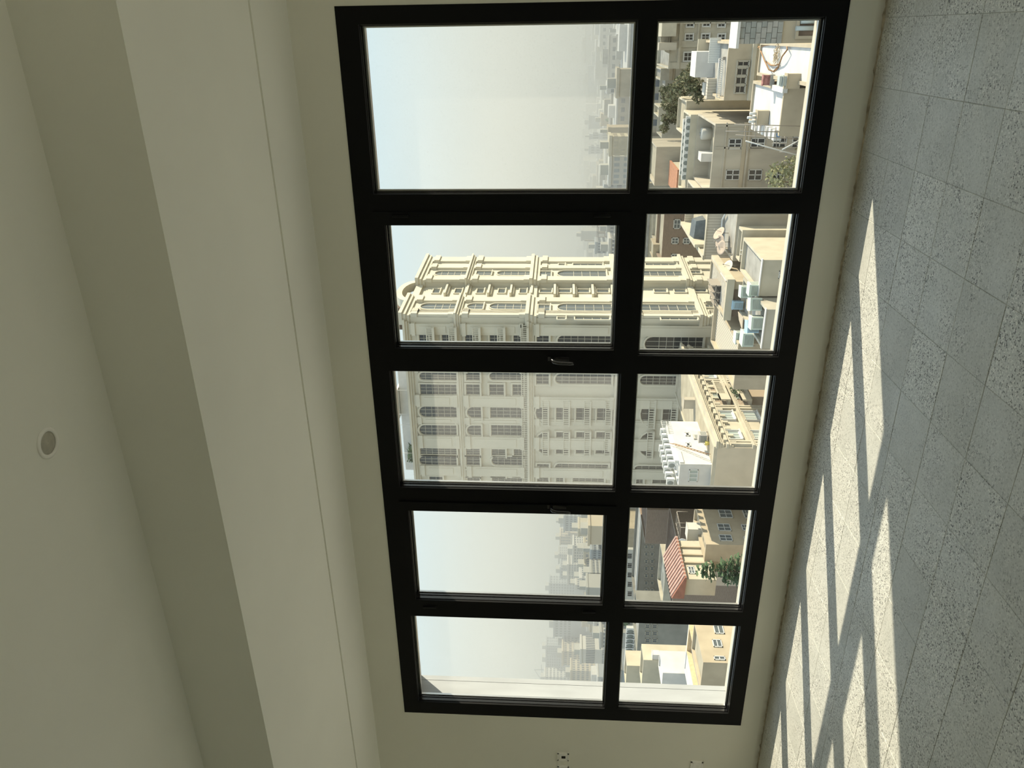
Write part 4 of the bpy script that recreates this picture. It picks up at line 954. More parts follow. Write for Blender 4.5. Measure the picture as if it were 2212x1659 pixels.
tag(MB().tube([p - P[0] for p in P], .14, 7).build('pipe', WHITEM, None, P[0]), 'white pipe run along the wall of the dish roof', 'pipe')
# stepped sunlit building along the bottom
ZC = -20.5
sa = Block('stepped_house_right', 'sunlit cream gable wall with a grey edge at the pane bottom, farthest of three steps', Z2(1140, 300), ZC, 4.0, 14, CREAM2, ROOFG, par=.5)
sb = Block('stepped_house_middle', 'middle step with a broad sunlit wall, grey front and small window', Z2(1340, 590), ZC, Z2(1300, 940), Z2(1190, 372), CREAM2, ROOFG, par=.5)
sc2 = Block('stepped_house_left', 'nearest step with a sunlit wedge of wall and shaded front', Z2(1375, 1070), ZC, Z2(1350, 1450), 12, GREYST, ROOFG, par=.5)
sb.win('F', Z2(1490, 695), Z2(1545, 770), nv=2, nh=1, fw=.08, bar=.06)
sb.part('coping', WHITEW, lambda m: m.box(sb.x0, sb.x1 + .1, sb.y0 - .1, sb.y0 + .4, ZC, ZC + .1)); sc2.part('coping', WHITEW, lambda m: m.box(sc2.x0, sc2.x1 + .1, sc2.y0 - .1, sc2.y0 + .4, ZC, ZC + .1))
condenser(at_y(*Z2(1600, 820), sb.y0 - .35), 0, 'white air conditioner hung under the small window of the middle step', 1.0, .7, .4)
sa.part('antenna_bar', WHITEM, lambda m: [m.tube([(sa.x0 + 1.0 + .5 * q, sa.y0 - .1, -26), (sa.x0 + 1.0 + .5 * q, sa.y0 - .1, -20.5)], .05, 5) for q in range(2)])
# the roof court behind the steps
# penthouse with flat grey roof
ph = Block('grey_roof_penthouse', 'penthouse under a flat grey roof slab with a skylight frame', Z2(985, 800), -18.6, Z2(955, 1135), Z2(835, 570), TAN, mat('slab_grey', (.40, .37, .31), .9, noise=.2), par=.25, zb=-24)
rc = Block('cooler_court', 'grey roof court crowded with evaporative coolers', Z2(1250, 560), -20.9, sb.x1 - .4 - sc2.x0, ph.y0 + 3 - sb.y0 - .5, GREYST, ROOFG, par=.05, zb=-21.6, xy=(sb.x1 - .4, sb.y0 + .5))
ph.part('slab_edge', CREAM2, lambda m: m.box(ph.x0 - .4, ph.x1 + .4, ph.y0 - .4, ph.y0, ph.z - .9, ph.z).box(ph.x1, ph.x1 + .4, ph.y0, ph.y1, ph.z - .9, ph.z))
ph.win('S', Z2(950, 715), Z2(1040, 800), nv=4, nh=1, fw=.06, bar=.05, gm=MIDG)
ph.part('fascia', BROWN, lambda m: m.box(ph.x0, ph.x1 - 1, ph.y0 - .15, ph.y0, ph.z - 1.8, ph.z - .95))
P = at_z(*Z2(905, 890), ph.zr)
def sky(m):
    for q in range(4): m.box(P.x - 1.6 + q * .9, P.x - 1.5 + q * .9, P.y - 1.5, P.y + 1.5, ph.zr, ph.zr + .7 + .2 * q)
    m.box(P.x - 1.6, P.x + 1.2, P.y - 1.5, P.y - 1.4, ph.zr + .6, ph.zr + .7); m.box(P.x - 1.6, P.x + 1.2, P.y + 1.4, P.y + 1.5, ph.zr + .6, ph.zr + .7)
ph.part('skylight_frame', STEEL, sky); ph.part('skylight_well', DARKG, lambda m: m.box(P.x - 1.5, P.x + 1.1, P.y - 1.4, P.y + 1.4, ph.zr, ph.zr + .15))
for k, (x, y, m_, lb, w_) in enumerate(((1325, 870, COOL, 'pale cooler against the parapet of the middle step', 1.3), (1240, 895, COOL, 'pale green cooler beside the penthouse wall', 1.3), (1335, 1020, COOL, 'pale green cooler with grey louvres on the parapet between the steps', 1.4), (1155, 1020, COOLB, 'small blue cooler by the penthouse corner', 1.0), (1345, 1195, COOL, 'tall grey-white cooler behind the nearest step', 1.4), (1305, 1235, COOLB, 'bright blue cooler in the middle of the court', 1.4), (1255, 1345, COOL, 'wide pale cooler near the pane edge', 1.6), (1185, 1340, COOL, 'green-white cooler behind the wide pale one', 1.4))):
    cooler(Z2(x, y), rc.zr, lb, m_, w_, 1.4, .15 * (k % 3))
for q, pts in enumerate(([(1100, 1090), (1150, 1150), (1140, 1270), (1110, 1170)], [(1185, 970), (1235, 1000), (1225, 1130), (1180, 1060)])):
    P = [at_z(*Z2(x, y), rc.zr + .9 + .3 * q) for x, y in pts]; c = sum(P, Vector()) / 4
    m = MB(); m.hexa([p - c for p in P] + [p - c + Vector((0, 0, .08)) for p in P]); tag(m.build('shade_cloth', mat('shade_cloth', (.46, .40, .31), .9, noise=.2), None, c), ('tan shade cloth stretched in front of the coolers', 'smaller tan shade cloth between the two blue coolers')[q], 'shade cloth')
dish(Z2(1090, 655), -21.0, 'grey satellite dish on the sunny terrace beside the penthouse', .9, (.5, -.3, .8))
lt = Block('ledge_roof_house', 'long low roof with a sunlit tan parapet and corrugated panels', Z2(1065, 1480), -19.5, 6, 16, TAN, CORRT, par=.5, xy=(at_z(*Z2(1100, 1400), -19.5).x, at_z(*Z2(1100, 1400), -19.5).y))
# far bits at the top of this pane
Block('white_clutter_house', 'far pale house with small dark windows at the pane corner', Z2(215, 120), -16, Z2(215, 330), 10, PALE, ROOFG, D=230).win('F', Z2(245, 148), Z2(290, 195), nv=2, nh=2)
Block('long_tan_wall_house', 'long tan wall with a roof hut beside the brown brick house', Z2(330, 100), -19, Z2(330, 470), 12, BEIGE, ROOFT, D=190)
rh = Block('roof_hut', 'small sunlit hut on the far tan roof', Z2(275, 440), -17, Z2(270, 580), Z2(255, 378), TAN, ROOFT, D=178, par=.2)

# ---------------------------------------------------------------- middle bay, lower pane: house with bracketed cornice
cb = Block('bracketed_house', 'cream classical house with a bracketed cornice, loggia and a blank shaded gable', Z3(1140, 990), -17.4, Z3(1120, 1640), (1466, 751), CREAM2, ROOFT, par=.15)
cb.part('blank_gable', mat('gable_tan', (.56, .49, .37), .9, .15, noise=.12, nscale=.5), lambda m: m.box(cb.x0, cb.x1 - .02, cb.y0 - .12, cb.y0, GZ, cb.z - .4))
for p0, p1 in (((1020, 160), (1150, 210)), ((1290, 160), (1415, 210)), ((1180, 595), (1360, 687)), ((1460, 595), (1650, 692)), ((1255, 817), (1440, 915)), ((1550, 822), (1690, 915))):
    cb.win('S', Z3(*p0), Z3(*p1), nv=3, nh=1, fw=.12, bar=.10, proud=.14, gm=mat('curtained_glass', (.32, .38, .36), .3, .4), sur=.12)
def zs_of(p): return cb.S.hit(*p)[1]
LS = cb.y1 - cb.y0
for p, h, d in ((Z3(1150, 975), 1.0, .9), (Z3(1262, 960), .9, .55), (Z3(1560, 960), .8, .5)):
    z = zs_of(p); cb.part('cornice', CREAM2, lambda m: [cb.S.slab(m, -.3 * (q + 1) / 3, LS, z + h * q / 3 - h, z + h * (q + 1) / 3 - h, -.1, d * (q + 1) / 3) for q in range(3)])
zc_ = zs_of(Z3(1150, 975))
for q in range(18):
    s0 = .5 + q * LS / 18; cb.part('bracket', CREAM2, lambda m: (cb.S.slab(m, s0, s0 + .45, zc_ - 2.6, zc_ - 1.0, 0, .35), cb.S.slab(m, s0 - .05, s0 + .5, zc_ - 1.4, zc_ - 1.0, .3, .75)))
for yy in (250, 550, 960):
    s0 = cb.S.hit(*Z3(1250, yy))[0]
    cb.part('pilaster', CREAM2, lambda m: (cb.S.slab(m, s0 - .5, s0 - .15, GZ, zc_ - 1, 0, .35), cb.S.slab(m, s0 + .15, s0 + .5, GZ, zc_ - 1, 0, .35)))
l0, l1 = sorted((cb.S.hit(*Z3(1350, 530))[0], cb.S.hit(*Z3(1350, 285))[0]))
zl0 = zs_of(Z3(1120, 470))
cb.part('loggia', mat('loggia_shade', (.34, .28, .21), .9, .1), lambda m: cb.S.slab(m, l0 + .4, l1 - .4, GZ, zl0, 0, .06))  # flat dark sheet: shade of the loggia recess put into its colour
for q, pz_ in enumerate((Z3(1260, 440), Z3(1500, 440))):
    z = zs_of(pz_)
    cb.part('balcony', CREAM2, lambda m: (cb.S.slab(m, l0 + .3, l1 - .3, z - .35, z, 0, 1.0), cb.S.slab(m, l0 + .3, l0 + 2.2, z, z + 1.1, .8, 1.0), cb.S.slab(m, l0 + .3, l1 - .3, z + .95, z + 1.1, .8, 1.0), [cb.S.slab(m, l0 + 2.4 + k * .4, l0 + 2.55 + k * .4, z, z + .95, .85, .95) for k in range(int((l1 - l0 - 3) / .4))]))
    s0 = (l0 + l1) / 2; o = window(cb.S, (s0 - 1.2, s0 + .9, z, z + 2.4), cb.root, .06, False, 2, 1, CREAM2, MATS['curtained_glass']); o.matrix_parent_inverse = Matrix.Translation(cb.off)
P = Vector(cb.S.w((l0 + l1) / 2, zs_of(Z3(1500, 440)) + .1, .5)); pl = thing('balcony_plant', 'flowering plant spilling over the lower loggia balcony', 'plant', P); r = random.Random(2); m = MB()
for _ in range(220):
    c = Vector((r.gauss(.2, .25), r.gauss(0, .9), r.uniform(.2, 1.6))); e = Vector((r.gauss(0, 1), r.gauss(0, 1), r.gauss(0, 1))).normalized() * .18; m.quad([c - e, c + e.orthogonal() * .7, c + e])
tag(m.build('leaves', LEAFG, pl), kind='stuff'); MB().box(-.2, .3, -.8, .8, 0, .3).build('planter', TERRA, pl)
# stair penthouse on that roof
pt = Block('white_stair_penthouse', 'white stair penthouse with a window on the bracketed house', Z3(745, 1190), -13.6, Z3(735, 1450), Z3(622, 695), WHITEW, WHITEW, par=.25, zb=cb.zr, xy=None)
pt.win('F', Z3(845, 1252), Z3(950, 1392), nv=3, nh=1, fw=.10, bar=.12, gm=MATS['curtained_glass'])
pt.part('door_lintel', WHITEW, lambda m: m.box(pt.x1, pt.x1 + .15, pt.y0 + .2, pt.y0 + 3.2, pt.z - .5, pt.z))
for xx, yy in ((805, 830), (815, 950)):
    o = window(pt.S, pt.S.rect(*Z3(xx, yy + 40), *Z3(xx + 50, yy)), pt.root, nv=1, nh=1, fm=WHITEM); o.matrix_parent_inverse = Matrix.Translation(pt.off)
A, B = pt.S.w(1.0, pt.zb + .1, .9), pt.S.w(5.0, pt.z + .2, .2)
ld = thing('ladder', 'tan ladder leaning on the white stair penthouse', 'ladder', A); m = MB(); A, B = Vector(A), Vector(B)
for sd in (0, .5): m.tube([(0, 0, sd), B - A + Vector((0, 0, sd))], .04, 5)
for q in range(12): C = (B - A) * (q + .5) / 12; m.tube([C, C + Vector((0, 0, .5))], .03, 4)
m.build('rails', RUST, ld)
rl = thing('roof_railing', 'white railing at the far edge of the stair penthouse', 'railing', (pt.x1, pt.y1, pt.zr)); m = MB()
for q in range(8): m.tube([(0, -q * .0 + .0 - q * .5, 0), (0, -q * .5, 1.3)], .035, 5)
for zz in (.6, 1.3): m.tube([(0, 0, zz), (0, -3.5, zz)], .035, 5)
m.build('bars', WHITEM, rl)
n_ = 0
for row in range(2):
    for q in range(7):
        f = q / 6; P = Vector((pt.x1 - 1.2 - 2.6 * row, pt.y1 - 1 - f * (pt.y1 - pt.y0 - 3) , pt.z + .15))
        condenser(P, 0, 'air conditioner number %s from the railing in the %s row on the stair penthouse' % (('one', 'two', 'three', 'four', 'five', 'six', 'seven')[q], ('sunny', 'shaded')[row]), 1.0, 1.05, .5, group='air conditioners on the stair penthouse')
pt.part('cable_tray', CORRW, lambda m: m.box(pt.x1 - .5, pt.x1 - .1, pt.y0 + 1, pt.y1 - 1, pt.z, pt.z + .5))
cooler(Z3(1005, 915), cb.zr, 'grey cooler on the bracketed house roof, farther from the cornice', mat('cooler_grey', (.45, .43, .40), .6), 1.1)
cooler(Z3(1070, 880), cb.zr, 'grey cooler on the bracketed house roof, right by the cornice', MATS['cooler_grey'], 1.1)
chimney = chest(Z3(920, 450), 1.4, 1.5, 1.0, BEIGE, 'chimney', 'square stone chimney near the tower on the bracketed house roof', 'chimney'); chimney.location = at_z(*Z3(920, 450), cb.zr)
bp = thing('paint_bucket', 'yellow box at the corner of the bracketed roof', 'bucket', at_z(*Z3(1080, 950), cb.zr)); MB().lathe((0, 0, 0), (0, 0, 1), [(.001, 0), (.25, 0), (.3, .5), (.27, .5), (.001, .45)], 14).build('body', mat('yellow_plastic', (.62, .52, .12), .5), bp); MB().tube([(-.28, 0, .5), (0, 0, .75), (.28, 0, .5)], .03, 5).build('handle', STEEL, bp)
# low lane wall with white posts in front of the tower
P0, P1 = at_z(*Z3(745, 160), -22), at_z(*Z3(700, 680), -22)
lw2 = thing('lane_wall', 'grey lane wall with white posts at the foot of the tower', 'wall', (P1.x, P1.y, GZ))
def lane(m):
    n = Vector((0, 1, 0)); A, B = P1 - P1, P0 - P1
    m.hexa([(A.x, A.y, 0), (B.x, B.y, 0), (B.x, B.y + .4, 0), (A.x, A.y + .4, 0), (A.x, A.y, 14), (B.x, B.y, 14), (B.x, B.y + .4, 14), (A.x, A.y + .4, 14)])
MBl = MB(); lane(MBl); MBl.build('wall', mat('lane_grey', (.40, .39, .37), .9), lw2)
for q in range(7):
    C = (P0 - P1) * (q + .3) / 7; MB().box(C.x - .35, C.x + .35, C.y - .2, C.y + .5, 14, 15.2).build('post', WHITEW, lw2)

# ---------------------------------------------------------------- fourth bay, lower pane
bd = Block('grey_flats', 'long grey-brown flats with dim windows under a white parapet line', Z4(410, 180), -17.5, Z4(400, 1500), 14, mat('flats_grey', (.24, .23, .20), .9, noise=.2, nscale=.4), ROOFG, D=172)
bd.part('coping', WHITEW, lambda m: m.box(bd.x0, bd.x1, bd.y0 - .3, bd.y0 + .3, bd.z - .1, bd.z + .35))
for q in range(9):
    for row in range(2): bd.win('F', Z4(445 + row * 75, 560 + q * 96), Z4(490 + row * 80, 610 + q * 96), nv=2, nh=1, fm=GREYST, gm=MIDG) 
br_ = Block('brick_lane_house', 'dark reddish brick building with a broad bare wall', Z4(480, 190), -19.5, Z4(480, 640), 14, BRICKB, BROWN, D=128, par=.3)
br2 = Block('brown_roof_shed', 'long low shed with a flat dark brown roof', Z4(890, 640), -20.0, Z4(880, 1500), 22, BRICKB, BROWN, par=.15, xy=(at_z(*Z4(885, 640), -20.0).x, at_z(*Z4(885, 640), -20.0).y))
gy = Block('grey_yard_house', 'low grey-green yard roof strewn with dark scraps', Z4(720, 1000), -20.3, Z4(720, 1500), 10, GREYST, mat('yard_grey', (.30, .31, .28), .9, noise=.5, nscale=.5), D=137)
# hut with the red corrugated roof
rd = Block('red_roof_hut', 'cream rooftop hut under a red corrugated metal roof', Z4(985, 1110), -14.03, Z4(975, 1320), Z4(880, 600), CREAM2, ROOFT, par=.05, zb=-17.81)
nsh = 24; ya_, yb_ = rd.y0 - .4, rd.y1 + .3
for k in range(nsh):
    y0_, y1_ = ya_ + (yb_ - ya_) * k / nsh, ya_ + (yb_ - ya_) * (k + 1) / nsh; e_ = .10 * (k % 2)
    rd.part('roof_sheet', CORR2 if k % 2 else CORR, lambda m: m.hexa([(rd.x0 - .3, y0_, rd.z), (rd.x1 + .5, y0_, rd.z - .1), (rd.x1 + .5, y1_, rd.z - .1), (rd.x0 - .3, y1_, rd.z), (rd.x0 - .3, y0_, rd.z + 1.5 + e_), (rd.x1 + .5, y0_, rd.z + .1 + e_), (rd.x1 + .5, y1_, rd.z + .1 + e_), (rd.x0 - .3, y1_, rd.z + 1.5 + e_)]))
rd.win('S', Z4(1025, 950), Z4(1110, 1045), nv=2, nh=2, fw=.1, bar=.08, gm=MIDG)
for yy in (700, 800, 905):
    s0 = rd.S.hit(*Z4(1000, yy))[0]; rd.part('post', TAN, lambda m: rd.S.slab(m, s0 - .12, s0 + .12, rd.zb, rd.z, 0, .25))
tr2 = Block('grey_terrace', 'grey roof terrace with a metal grill frame beyond the red roofed hut', Z4(1225, 640), -17.64, Z4(1215, 1130), Z4(1205, 200), CREAM2, ROOFT, par=.4)
P = at_z(*Z4(1040, 400), -17.39); gf = thing('grill_frame', 'metal frame table on the grey terrace', 'frame', P); m = MB()
for sx in (-1, 1):
    for sy in (-2, 2): m.tube([(sx, sy, 0), (sx, sy, 1.6)], .05, 5)
for k in range(5): m.tube([(-1, -2 + k, 1.6), (1, -2 + k, 1.6)], .05, 5)
m.tube([(-1, -2, 1.6), (-1, 2, 1.6)], .05, 5); m.tube([(1, -2, 1.6), (1, 2, 1.6)], .05, 5); m.build('bars', STEEL, gf)
cw = Block('white_parapet_strip', 'whitewashed parapet wall glowing in the sun below the red roofed hut', Z4(1235, 1010), -17.06, 2.2, Z4(1130, 580), WHITEW, WHITEW, par=.1)
chest_ = chest(Z4(1215, 455), 1.8, 1.8, 1.6, PALE, 'water_tank', 'square white water tank at the corner of the grey terrace', 'tank'); chest_.location = at_z(*Z4(1210, 455), -17.39)
for x, y, lb, rr in ((1030, 640, 'round white satellite dish nearest the far end of the red roof', .75), (1050, 690, 'larger round white satellite dish beside the red roofed hut', .85), (1140, 860, 'small white satellite dish on the sunny terrace below the red roof', .55), (1270, 1250, 'white satellite dish on the shaded roof near the dark conifer', .7)):
    dish(Z4(x + 45, y), -17.39 if x < 1200 else -18.65, lb, rr, (.1, -.85, .45), WHITEM)
P = at_z(*Z4(1140, 1040), -17.39); t = thing('water_tank', 'white round water tank at the near end of the red roofed hut', 'tank', P); MB().lathe((0, 0, 0), (0, 0, 1), [(.001, 0), (.8, 0), (.8, 1.1), (.6, 1.35), (.001, 1.45)], 18).build('shell', WHITEM, t); MB().lathe((0, 0, 0), (0, 0, 1), [(.2, 1.4), (.2, 1.55), (.001, 1.57)], 10).build('cap', LOUV, t)
# tan flats with blue windows, nearest in this bay
tf = Block('tan_flats', 'tan flats with pairs of windows along a half-shaded side and a plain front', Z4(1262, 650), -16.89, Z4(1240, 1080), Z4(1215, 120), TAN, ROOFT, par=.4)
for p0, p1 in (((1435, 197), (1605, 300)), ((1418, 382), (1585, 475)), ((1440, 528), (1605, 608)), ((1757, 197), (1840, 305)), ((1738, 392), (1815, 470)), ((1765, 550), (1800, 610))):
    tf.win('S', Z4(*p0), Z4(*p1), nv=2, nh=2, fw=.07, bar=.07, gm=MIDG)
tf2 = Block('tan_flats_annex', 'plain shaded wall continuing the tan flats behind the conifer', Z4(1300, 1085), -17.9, Z4(1290, 1500), 9, TAN, ROOFT, par=.3, xy=(tf.x0 - .05, tf.y0 + .4))
P = at_y(*Z4(1180, 1000), 57.0); tree('conifer', 'dark feathery conifer in front of the tan wall', (P.x, 57, P.z - 15), 15, 4.0, LEAFG, 77, conifer=True, crown0=.12)
# upper edge of this bay
for nm, lb, p, zz, D_, lf, m_ in (('cream_frame_house', 'unfinished cream concrete frame house at the top of the fourth bay', Z4(225, 140), -13, 200, Z4(225, 330), PALE), ('cream_roof_house', 'cream block with a pale lit roof above the white parapet line', Z4(235, 440), -13.5, 190, Z4(235, 690), TAN), ('office_strip', 'pale office strip with dark ribbon windows above the white parapet', Z4(215, 720), -13.0, 205, Z4(200, 1560), PALE)):
    b = Block(nm, lb, p, zz, lf, 10, m_, CREAM2, D=D_); b.x0 = at_y(*lf, D_).x
    if nm == 'office_strip':
        for q in range(6): b.win('F', Z4(215, 770 + q * 125), Z4(280, 840 + q * 125), nv=3, nh=1, fw=.1)
    if nm == 'cream_frame_house':
        for q in range(2): b.win('F', Z4(275 + q * 45, 200), Z4(300 + q * 45, 320), nv=3, nh=1, fw=.1, fm=CREAM2, gm=BROWN)

# ---------------------------------------------------------------- last bay, lower pane
wb = Block('white_roof_box', 'bright whitewashed box building with a raised roof edge', Z5(640, 820), -12.16, Z5(645, 1010), Z5(590, 545), WHITEW, WHITEW, par=.2, zb=-17)
wbl = Block('white_lower_roof', 'lower whitewashed roof beneath the box building', Z5(1100, 905), -14.82, Z5(1100, 1100), 13, WHITEW, WHITEW, par=.1, xy=(wb.x1 + 1.0, at_z(*Z5(1100, 905), -14.82).y - 4))
op = Block('orange_parapet_house', 'narrow building edged by a long orange-cream parapet', Z5(1120, 970), -13.82, 4.0, Z5(935, 225), mat('orange_cream', (.60, .46, .28), .85, noise=.15), ROOFG, par=.5)
lf_ = Block('tan_corner_flats', 'tan corner flats with small windows and a bright wedge of sun', Z5(1140, 690), -13.49, Z5(1130, 1060), Z5(1110, 180), TAN, ROOFT, par=.3)
for p0, p1 in (((1272, 240), (1390, 340)), ((1258, 415), (1368, 505)), ((1272, 620), (1410, 665))): lf_.win('S', Z5(*p0), Z5(*p1), nv=1, nh=2, fw=.08, bar=.08, gm=MIDG)
for nm, lb, p, zz, D_, lf, m_ in (('tan_slab_house', 'plain tan slab house beside the marble jamb', Z5(400, 660), -20.5, 80, Z5(400, 1010), CREAM2), ('cream_slab_house', 'cream house wall with a cut corner at the marble jamb', Z5(195, 730), -14.5, 84, Z5(190, 1010), CREAM2)):
    Block(nm, lb, p, zz, lf, 3, m_, ROOFT, D=D_)
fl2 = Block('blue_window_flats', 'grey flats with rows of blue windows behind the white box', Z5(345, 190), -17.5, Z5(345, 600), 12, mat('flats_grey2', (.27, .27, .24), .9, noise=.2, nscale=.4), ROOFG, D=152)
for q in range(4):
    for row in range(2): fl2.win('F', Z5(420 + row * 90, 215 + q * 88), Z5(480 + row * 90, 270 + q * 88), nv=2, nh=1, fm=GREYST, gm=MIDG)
rk = Block('rack_house', 'low roof crowded with white machine racks at the upper left of the last pane', Z5(310, 120), -16.5, Z5(300, 740), 8, GREYST, ROOFG, D=185, par=.3)
for q in range(8):
    P = at_y(*Z5(290, 290 + q * 58), 187); condenser(Vector((P.x, 187, rk.zr)), 0, 'white machine rack on the low roof, number %s from the mullion' % ('one', 'two', 'three', 'four', 'five', 'six', 'seven', 'eight')[q], 2.2, 2.8, 1.2, group='machine racks on the low roof')
chest(Z5(875, 640), .9, .9, .9, WHITEW, 'chimney', 'small white chimney at the back of the white box roof', 'chimney').location = at_z(*Z5(600, 600), wb.zr)
# ---------------------------------------------------------------- the hazy city beyond
FARW = mat('far_glass', (.12, .14, .16), .2, .5)
FB, FG_, FWH, FT = mat('far_bluegrey', (.33, .36, .38), .8), mat('far_grey', (.38, .38, .35), .8), mat('far_white', (.52, .51, .47), .8), mat('far_tan', (.48, .42, .32), .8)
def panes(t, spots, wf, ws, hh, m, D_):
    """window openings of a far house: single pieces where they show, one joined piece farther off"""
    if max(wf, hh) * FPX / (D_ * 1.1) >= 7.0:
        me = (MB().box(0, wf, -.08, .1, 0, hh).mesh('window', m), MB().box(-.1, .08, 0, ws, 0, hh).mesh('window', m))
        for x, y, z, side in spots: link('window', me[side], t, (x, y, z))
    else:
        b = MB()
        for x, y, z, side in spots: b.box(x, x + wf, y - .08, y + .1, z, z + hh) if side == 0 else b.box(x - .1, x + .08, y, y + ws, z, z + hh)
        tag(b.build('windows', m, t), kind='stuff')
def far(label, p0, p1, D_, m, nx=0, nz=0, dep=None, wm=None, crown=None):
    """far building filling picture rectangle p0 (top, right) to p1 (foot, left) at distance D_"""
    D_ = D_ if D_ < 300 else 300 + (D_ - 300) * .35
    for _ in range(60):
        A = at_y(p0[0], p0[1], D_); B = at_y(p0[0], p1[1], D_); z1 = (A.z + B.z) / 2; zlo = at_y(p1[0], (p0[1] + p1[1]) / 2, D_).z
        x0, x1 = B.x, A.x; dp = dep or min(12, max(8, (x1 - x0) * .6))
        if not any(x0 - .7 < b_[1] and x1 + .7 > b_[0] and D_ - .7 < b_[3] and D_ + dp + .7 > b_[2] for b_ in BOXES): break
        D_ += 4
    dep = dp; BOXES.append((x0 - .7, x1 + .7, D_ - .7, D_ + dep + .7, GZ, z1))
    t = thing('city_building', label, 'building', ((x0 + x1) / 2, D_ + dep / 2, GZ)); w = (x1 - x0) / 2; h = z1 - GZ
    MB().box(-w, w, -dep / 2, dep / 2, 0, h).build('walls', m, t)
    e = min(.6, w * .1); MB().box(-w - e, w + e, -dep / 2 - e, dep / 2 + e, h, h + .8).build('roof_edge', m, t)
    MB().box(-w * .4, w * .3, -dep * .2, dep * .25, h + .8, h + 3.2).build('roof_room', FG_, t)
    if nx:
        hz = z1 - max(zlo, GZ + 3); ns = max(2, int(dep / max(2 * w / nx, 1))); sp = []
        for j in range(nz):
            zz = h - hz * (j + .8) / nz
            sp += [(-w + 2 * w * (i + .22) / nx, -dep / 2, zz, 0) for i in range(nx)] + [(w, -dep / 2 + dep * (i + .22) / ns, zz, 1) for i in range(ns)]
        panes(t, sp, 2 * w * .56 / nx, dep * .56 / ns, hz * .55 / nz, wm or FARW, D_)
    return t
# fourth bay, upper pane
far('blue-grey office block with five rows of windows, by the casement handle', U4(1640, 195), U4(1830, 342), 330, FB, 7, 5)
far('dim slab peeping out behind the blue-grey office block', U4(1605, 250), U4(1660, 300), 520, FB)
far('cream lit slab on the skyline between the office block and the pale flats', U4(1600, 390), U4(1690, 472), 520, FT, 3, 6)
far('pale grid-fronted flats in the middle of the fourth bay skyline', U4(1725, 480), U4(1840, 645), 360, FWH, 6, 5)
far('white flats with a fine grid of windows low on the skyline', U4(1672, 660), U4(1820, 760), 400, FWH, 6, 6)
far('second white flats with small square windows next to the first', U4(1672, 762), U4(1820, 852), 380, FWH, 5, 6)
far('glassy grey tower at the lower end of the fourth bay skyline', U4(1495, 840), U4(1730, 972), 620, FB, 5, 9)
far('low blue-grey slab left of the white grid flats', U4(1600, 690), U4(1700, 800), 560, FB, 4, 5)
far('faint grey block on the haze line', U4(1585, 560), U4(1680, 650), 640, FG_, 3, 5)
far('bright cream cube among the lower roofs by the handle', U4(1780, 318), U4(1870, 392), 260, CREAM2)
far('broad tan block with pale flank near the casement foot', U4(1880, 292), U4(2080, 470), 215, FT)
far('pale block with two dark windows at the casement corner', U4(1880, 170), U4(2080, 290), 225, GREYST, 3, 3)
far('dark grey house among sunlit cream roofs', U4(1900, 520), U4(2080, 605), 225, FB, 4, 4)
far('small cream house below the pale grid flats', U4(1830, 505), U4(1950, 600), 270, CREAM2, 2, 3)
far('cream stepped house left of the dark grey one', U4(1835, 665), U4(1960, 745), 265, CREAM2, 3, 3)
far('grey flats with many windows at the foot of the fourth bay', U4(1895, 740), U4(2080, 840), 240, FG_, 6, 5)
far('small white house catching the sun low on the fourth bay', U4(1790, 790), U4(1880, 835), 300, WHITEW, 2, 2)
far('low grey shed at the very foot of the fourth bay', U4(1860, 880), U4(2080, 975), 230, FG_)
far('thin cream slab under the glassy tower', U4(1750, 855), U4(1850, 900), 330, FWH, 2, 3)
# last bay, upper pane
far('blue-grey flats with a regular window grid beside the last mullion', U5(1540, 150), U5(1700, 335), 420, FB, 8, 4)
far('lower grid flats adjoining the blue-grey ones', U5(1690, 170), U5(1820, 335), 400, FB, 7, 4)
far('unfinished concrete frame tower on the last bay skyline', U5(1465, 415), U5(1640, 505), 560, FB, 4, 9)
far('squat grey tower with a crane boom beside it', U5(1465, 510), U5(1640, 640), 560, FB, 5, 8)
far('cream block with a row of square windows in the last bay', U5(1620, 470), U5(1800, 605), 380, FT, 7, 4)
far('cream block with dotted windows above the long pale wall', U5(1625, 395), U5(1760, 468), 400, FWH, 4, 4)
far('long pale wall building with a line of small windows', U5(1800, 452), U5(2110, 585), 250, FWH, 8, 2)
far('orange-lit cube building by the last mullion', U5(1815, 190), U5(1910, 240), 300, FT)
far('white flats with balconies at the marble jamb', U5(1450, 715), U5(1720, 800), 520, FWH, 5, 8)
far('yellow-lit terrace row at the marble jamb', U5(1700, 655), U5(1960, 800), 330, FT, 8, 6)
far('grey block half hidden by the yellow terrace row', U5(1500, 660), U5(1700, 715), 600, FG_, 4, 6)
far('pale house below the last bay skyline', U5(1930, 170), U5(2110, 290), 240, FWH, 4, 3)
far('tan house next to the last mullion foot', U5(1990, 290), U5(2110, 440), 220, FG_, 4, 2)
cr_ = thing('tower_crane', 'faint tower crane standing over the haze', 'crane', (at_y(*U5(1450, 650), 420).x, 420, GZ)); zc2 = at_y(*U5(1412, 650), 420).z - GZ
MB().tube([(0, 0, 0), (0, 0, zc2)], .5, 4).build('mast', FB, cr_); MB().tube([(-9, 0, zc2 - 1), (5, 0, zc2)], .4, 4).tube([(0, 0, zc2 + 5), (-12, 0, zc2 - 1)], .2, 4).tube([(0, 0, zc2), (0, 0, zc2 + 5)], .4, 4).build('boom', FB, cr_)
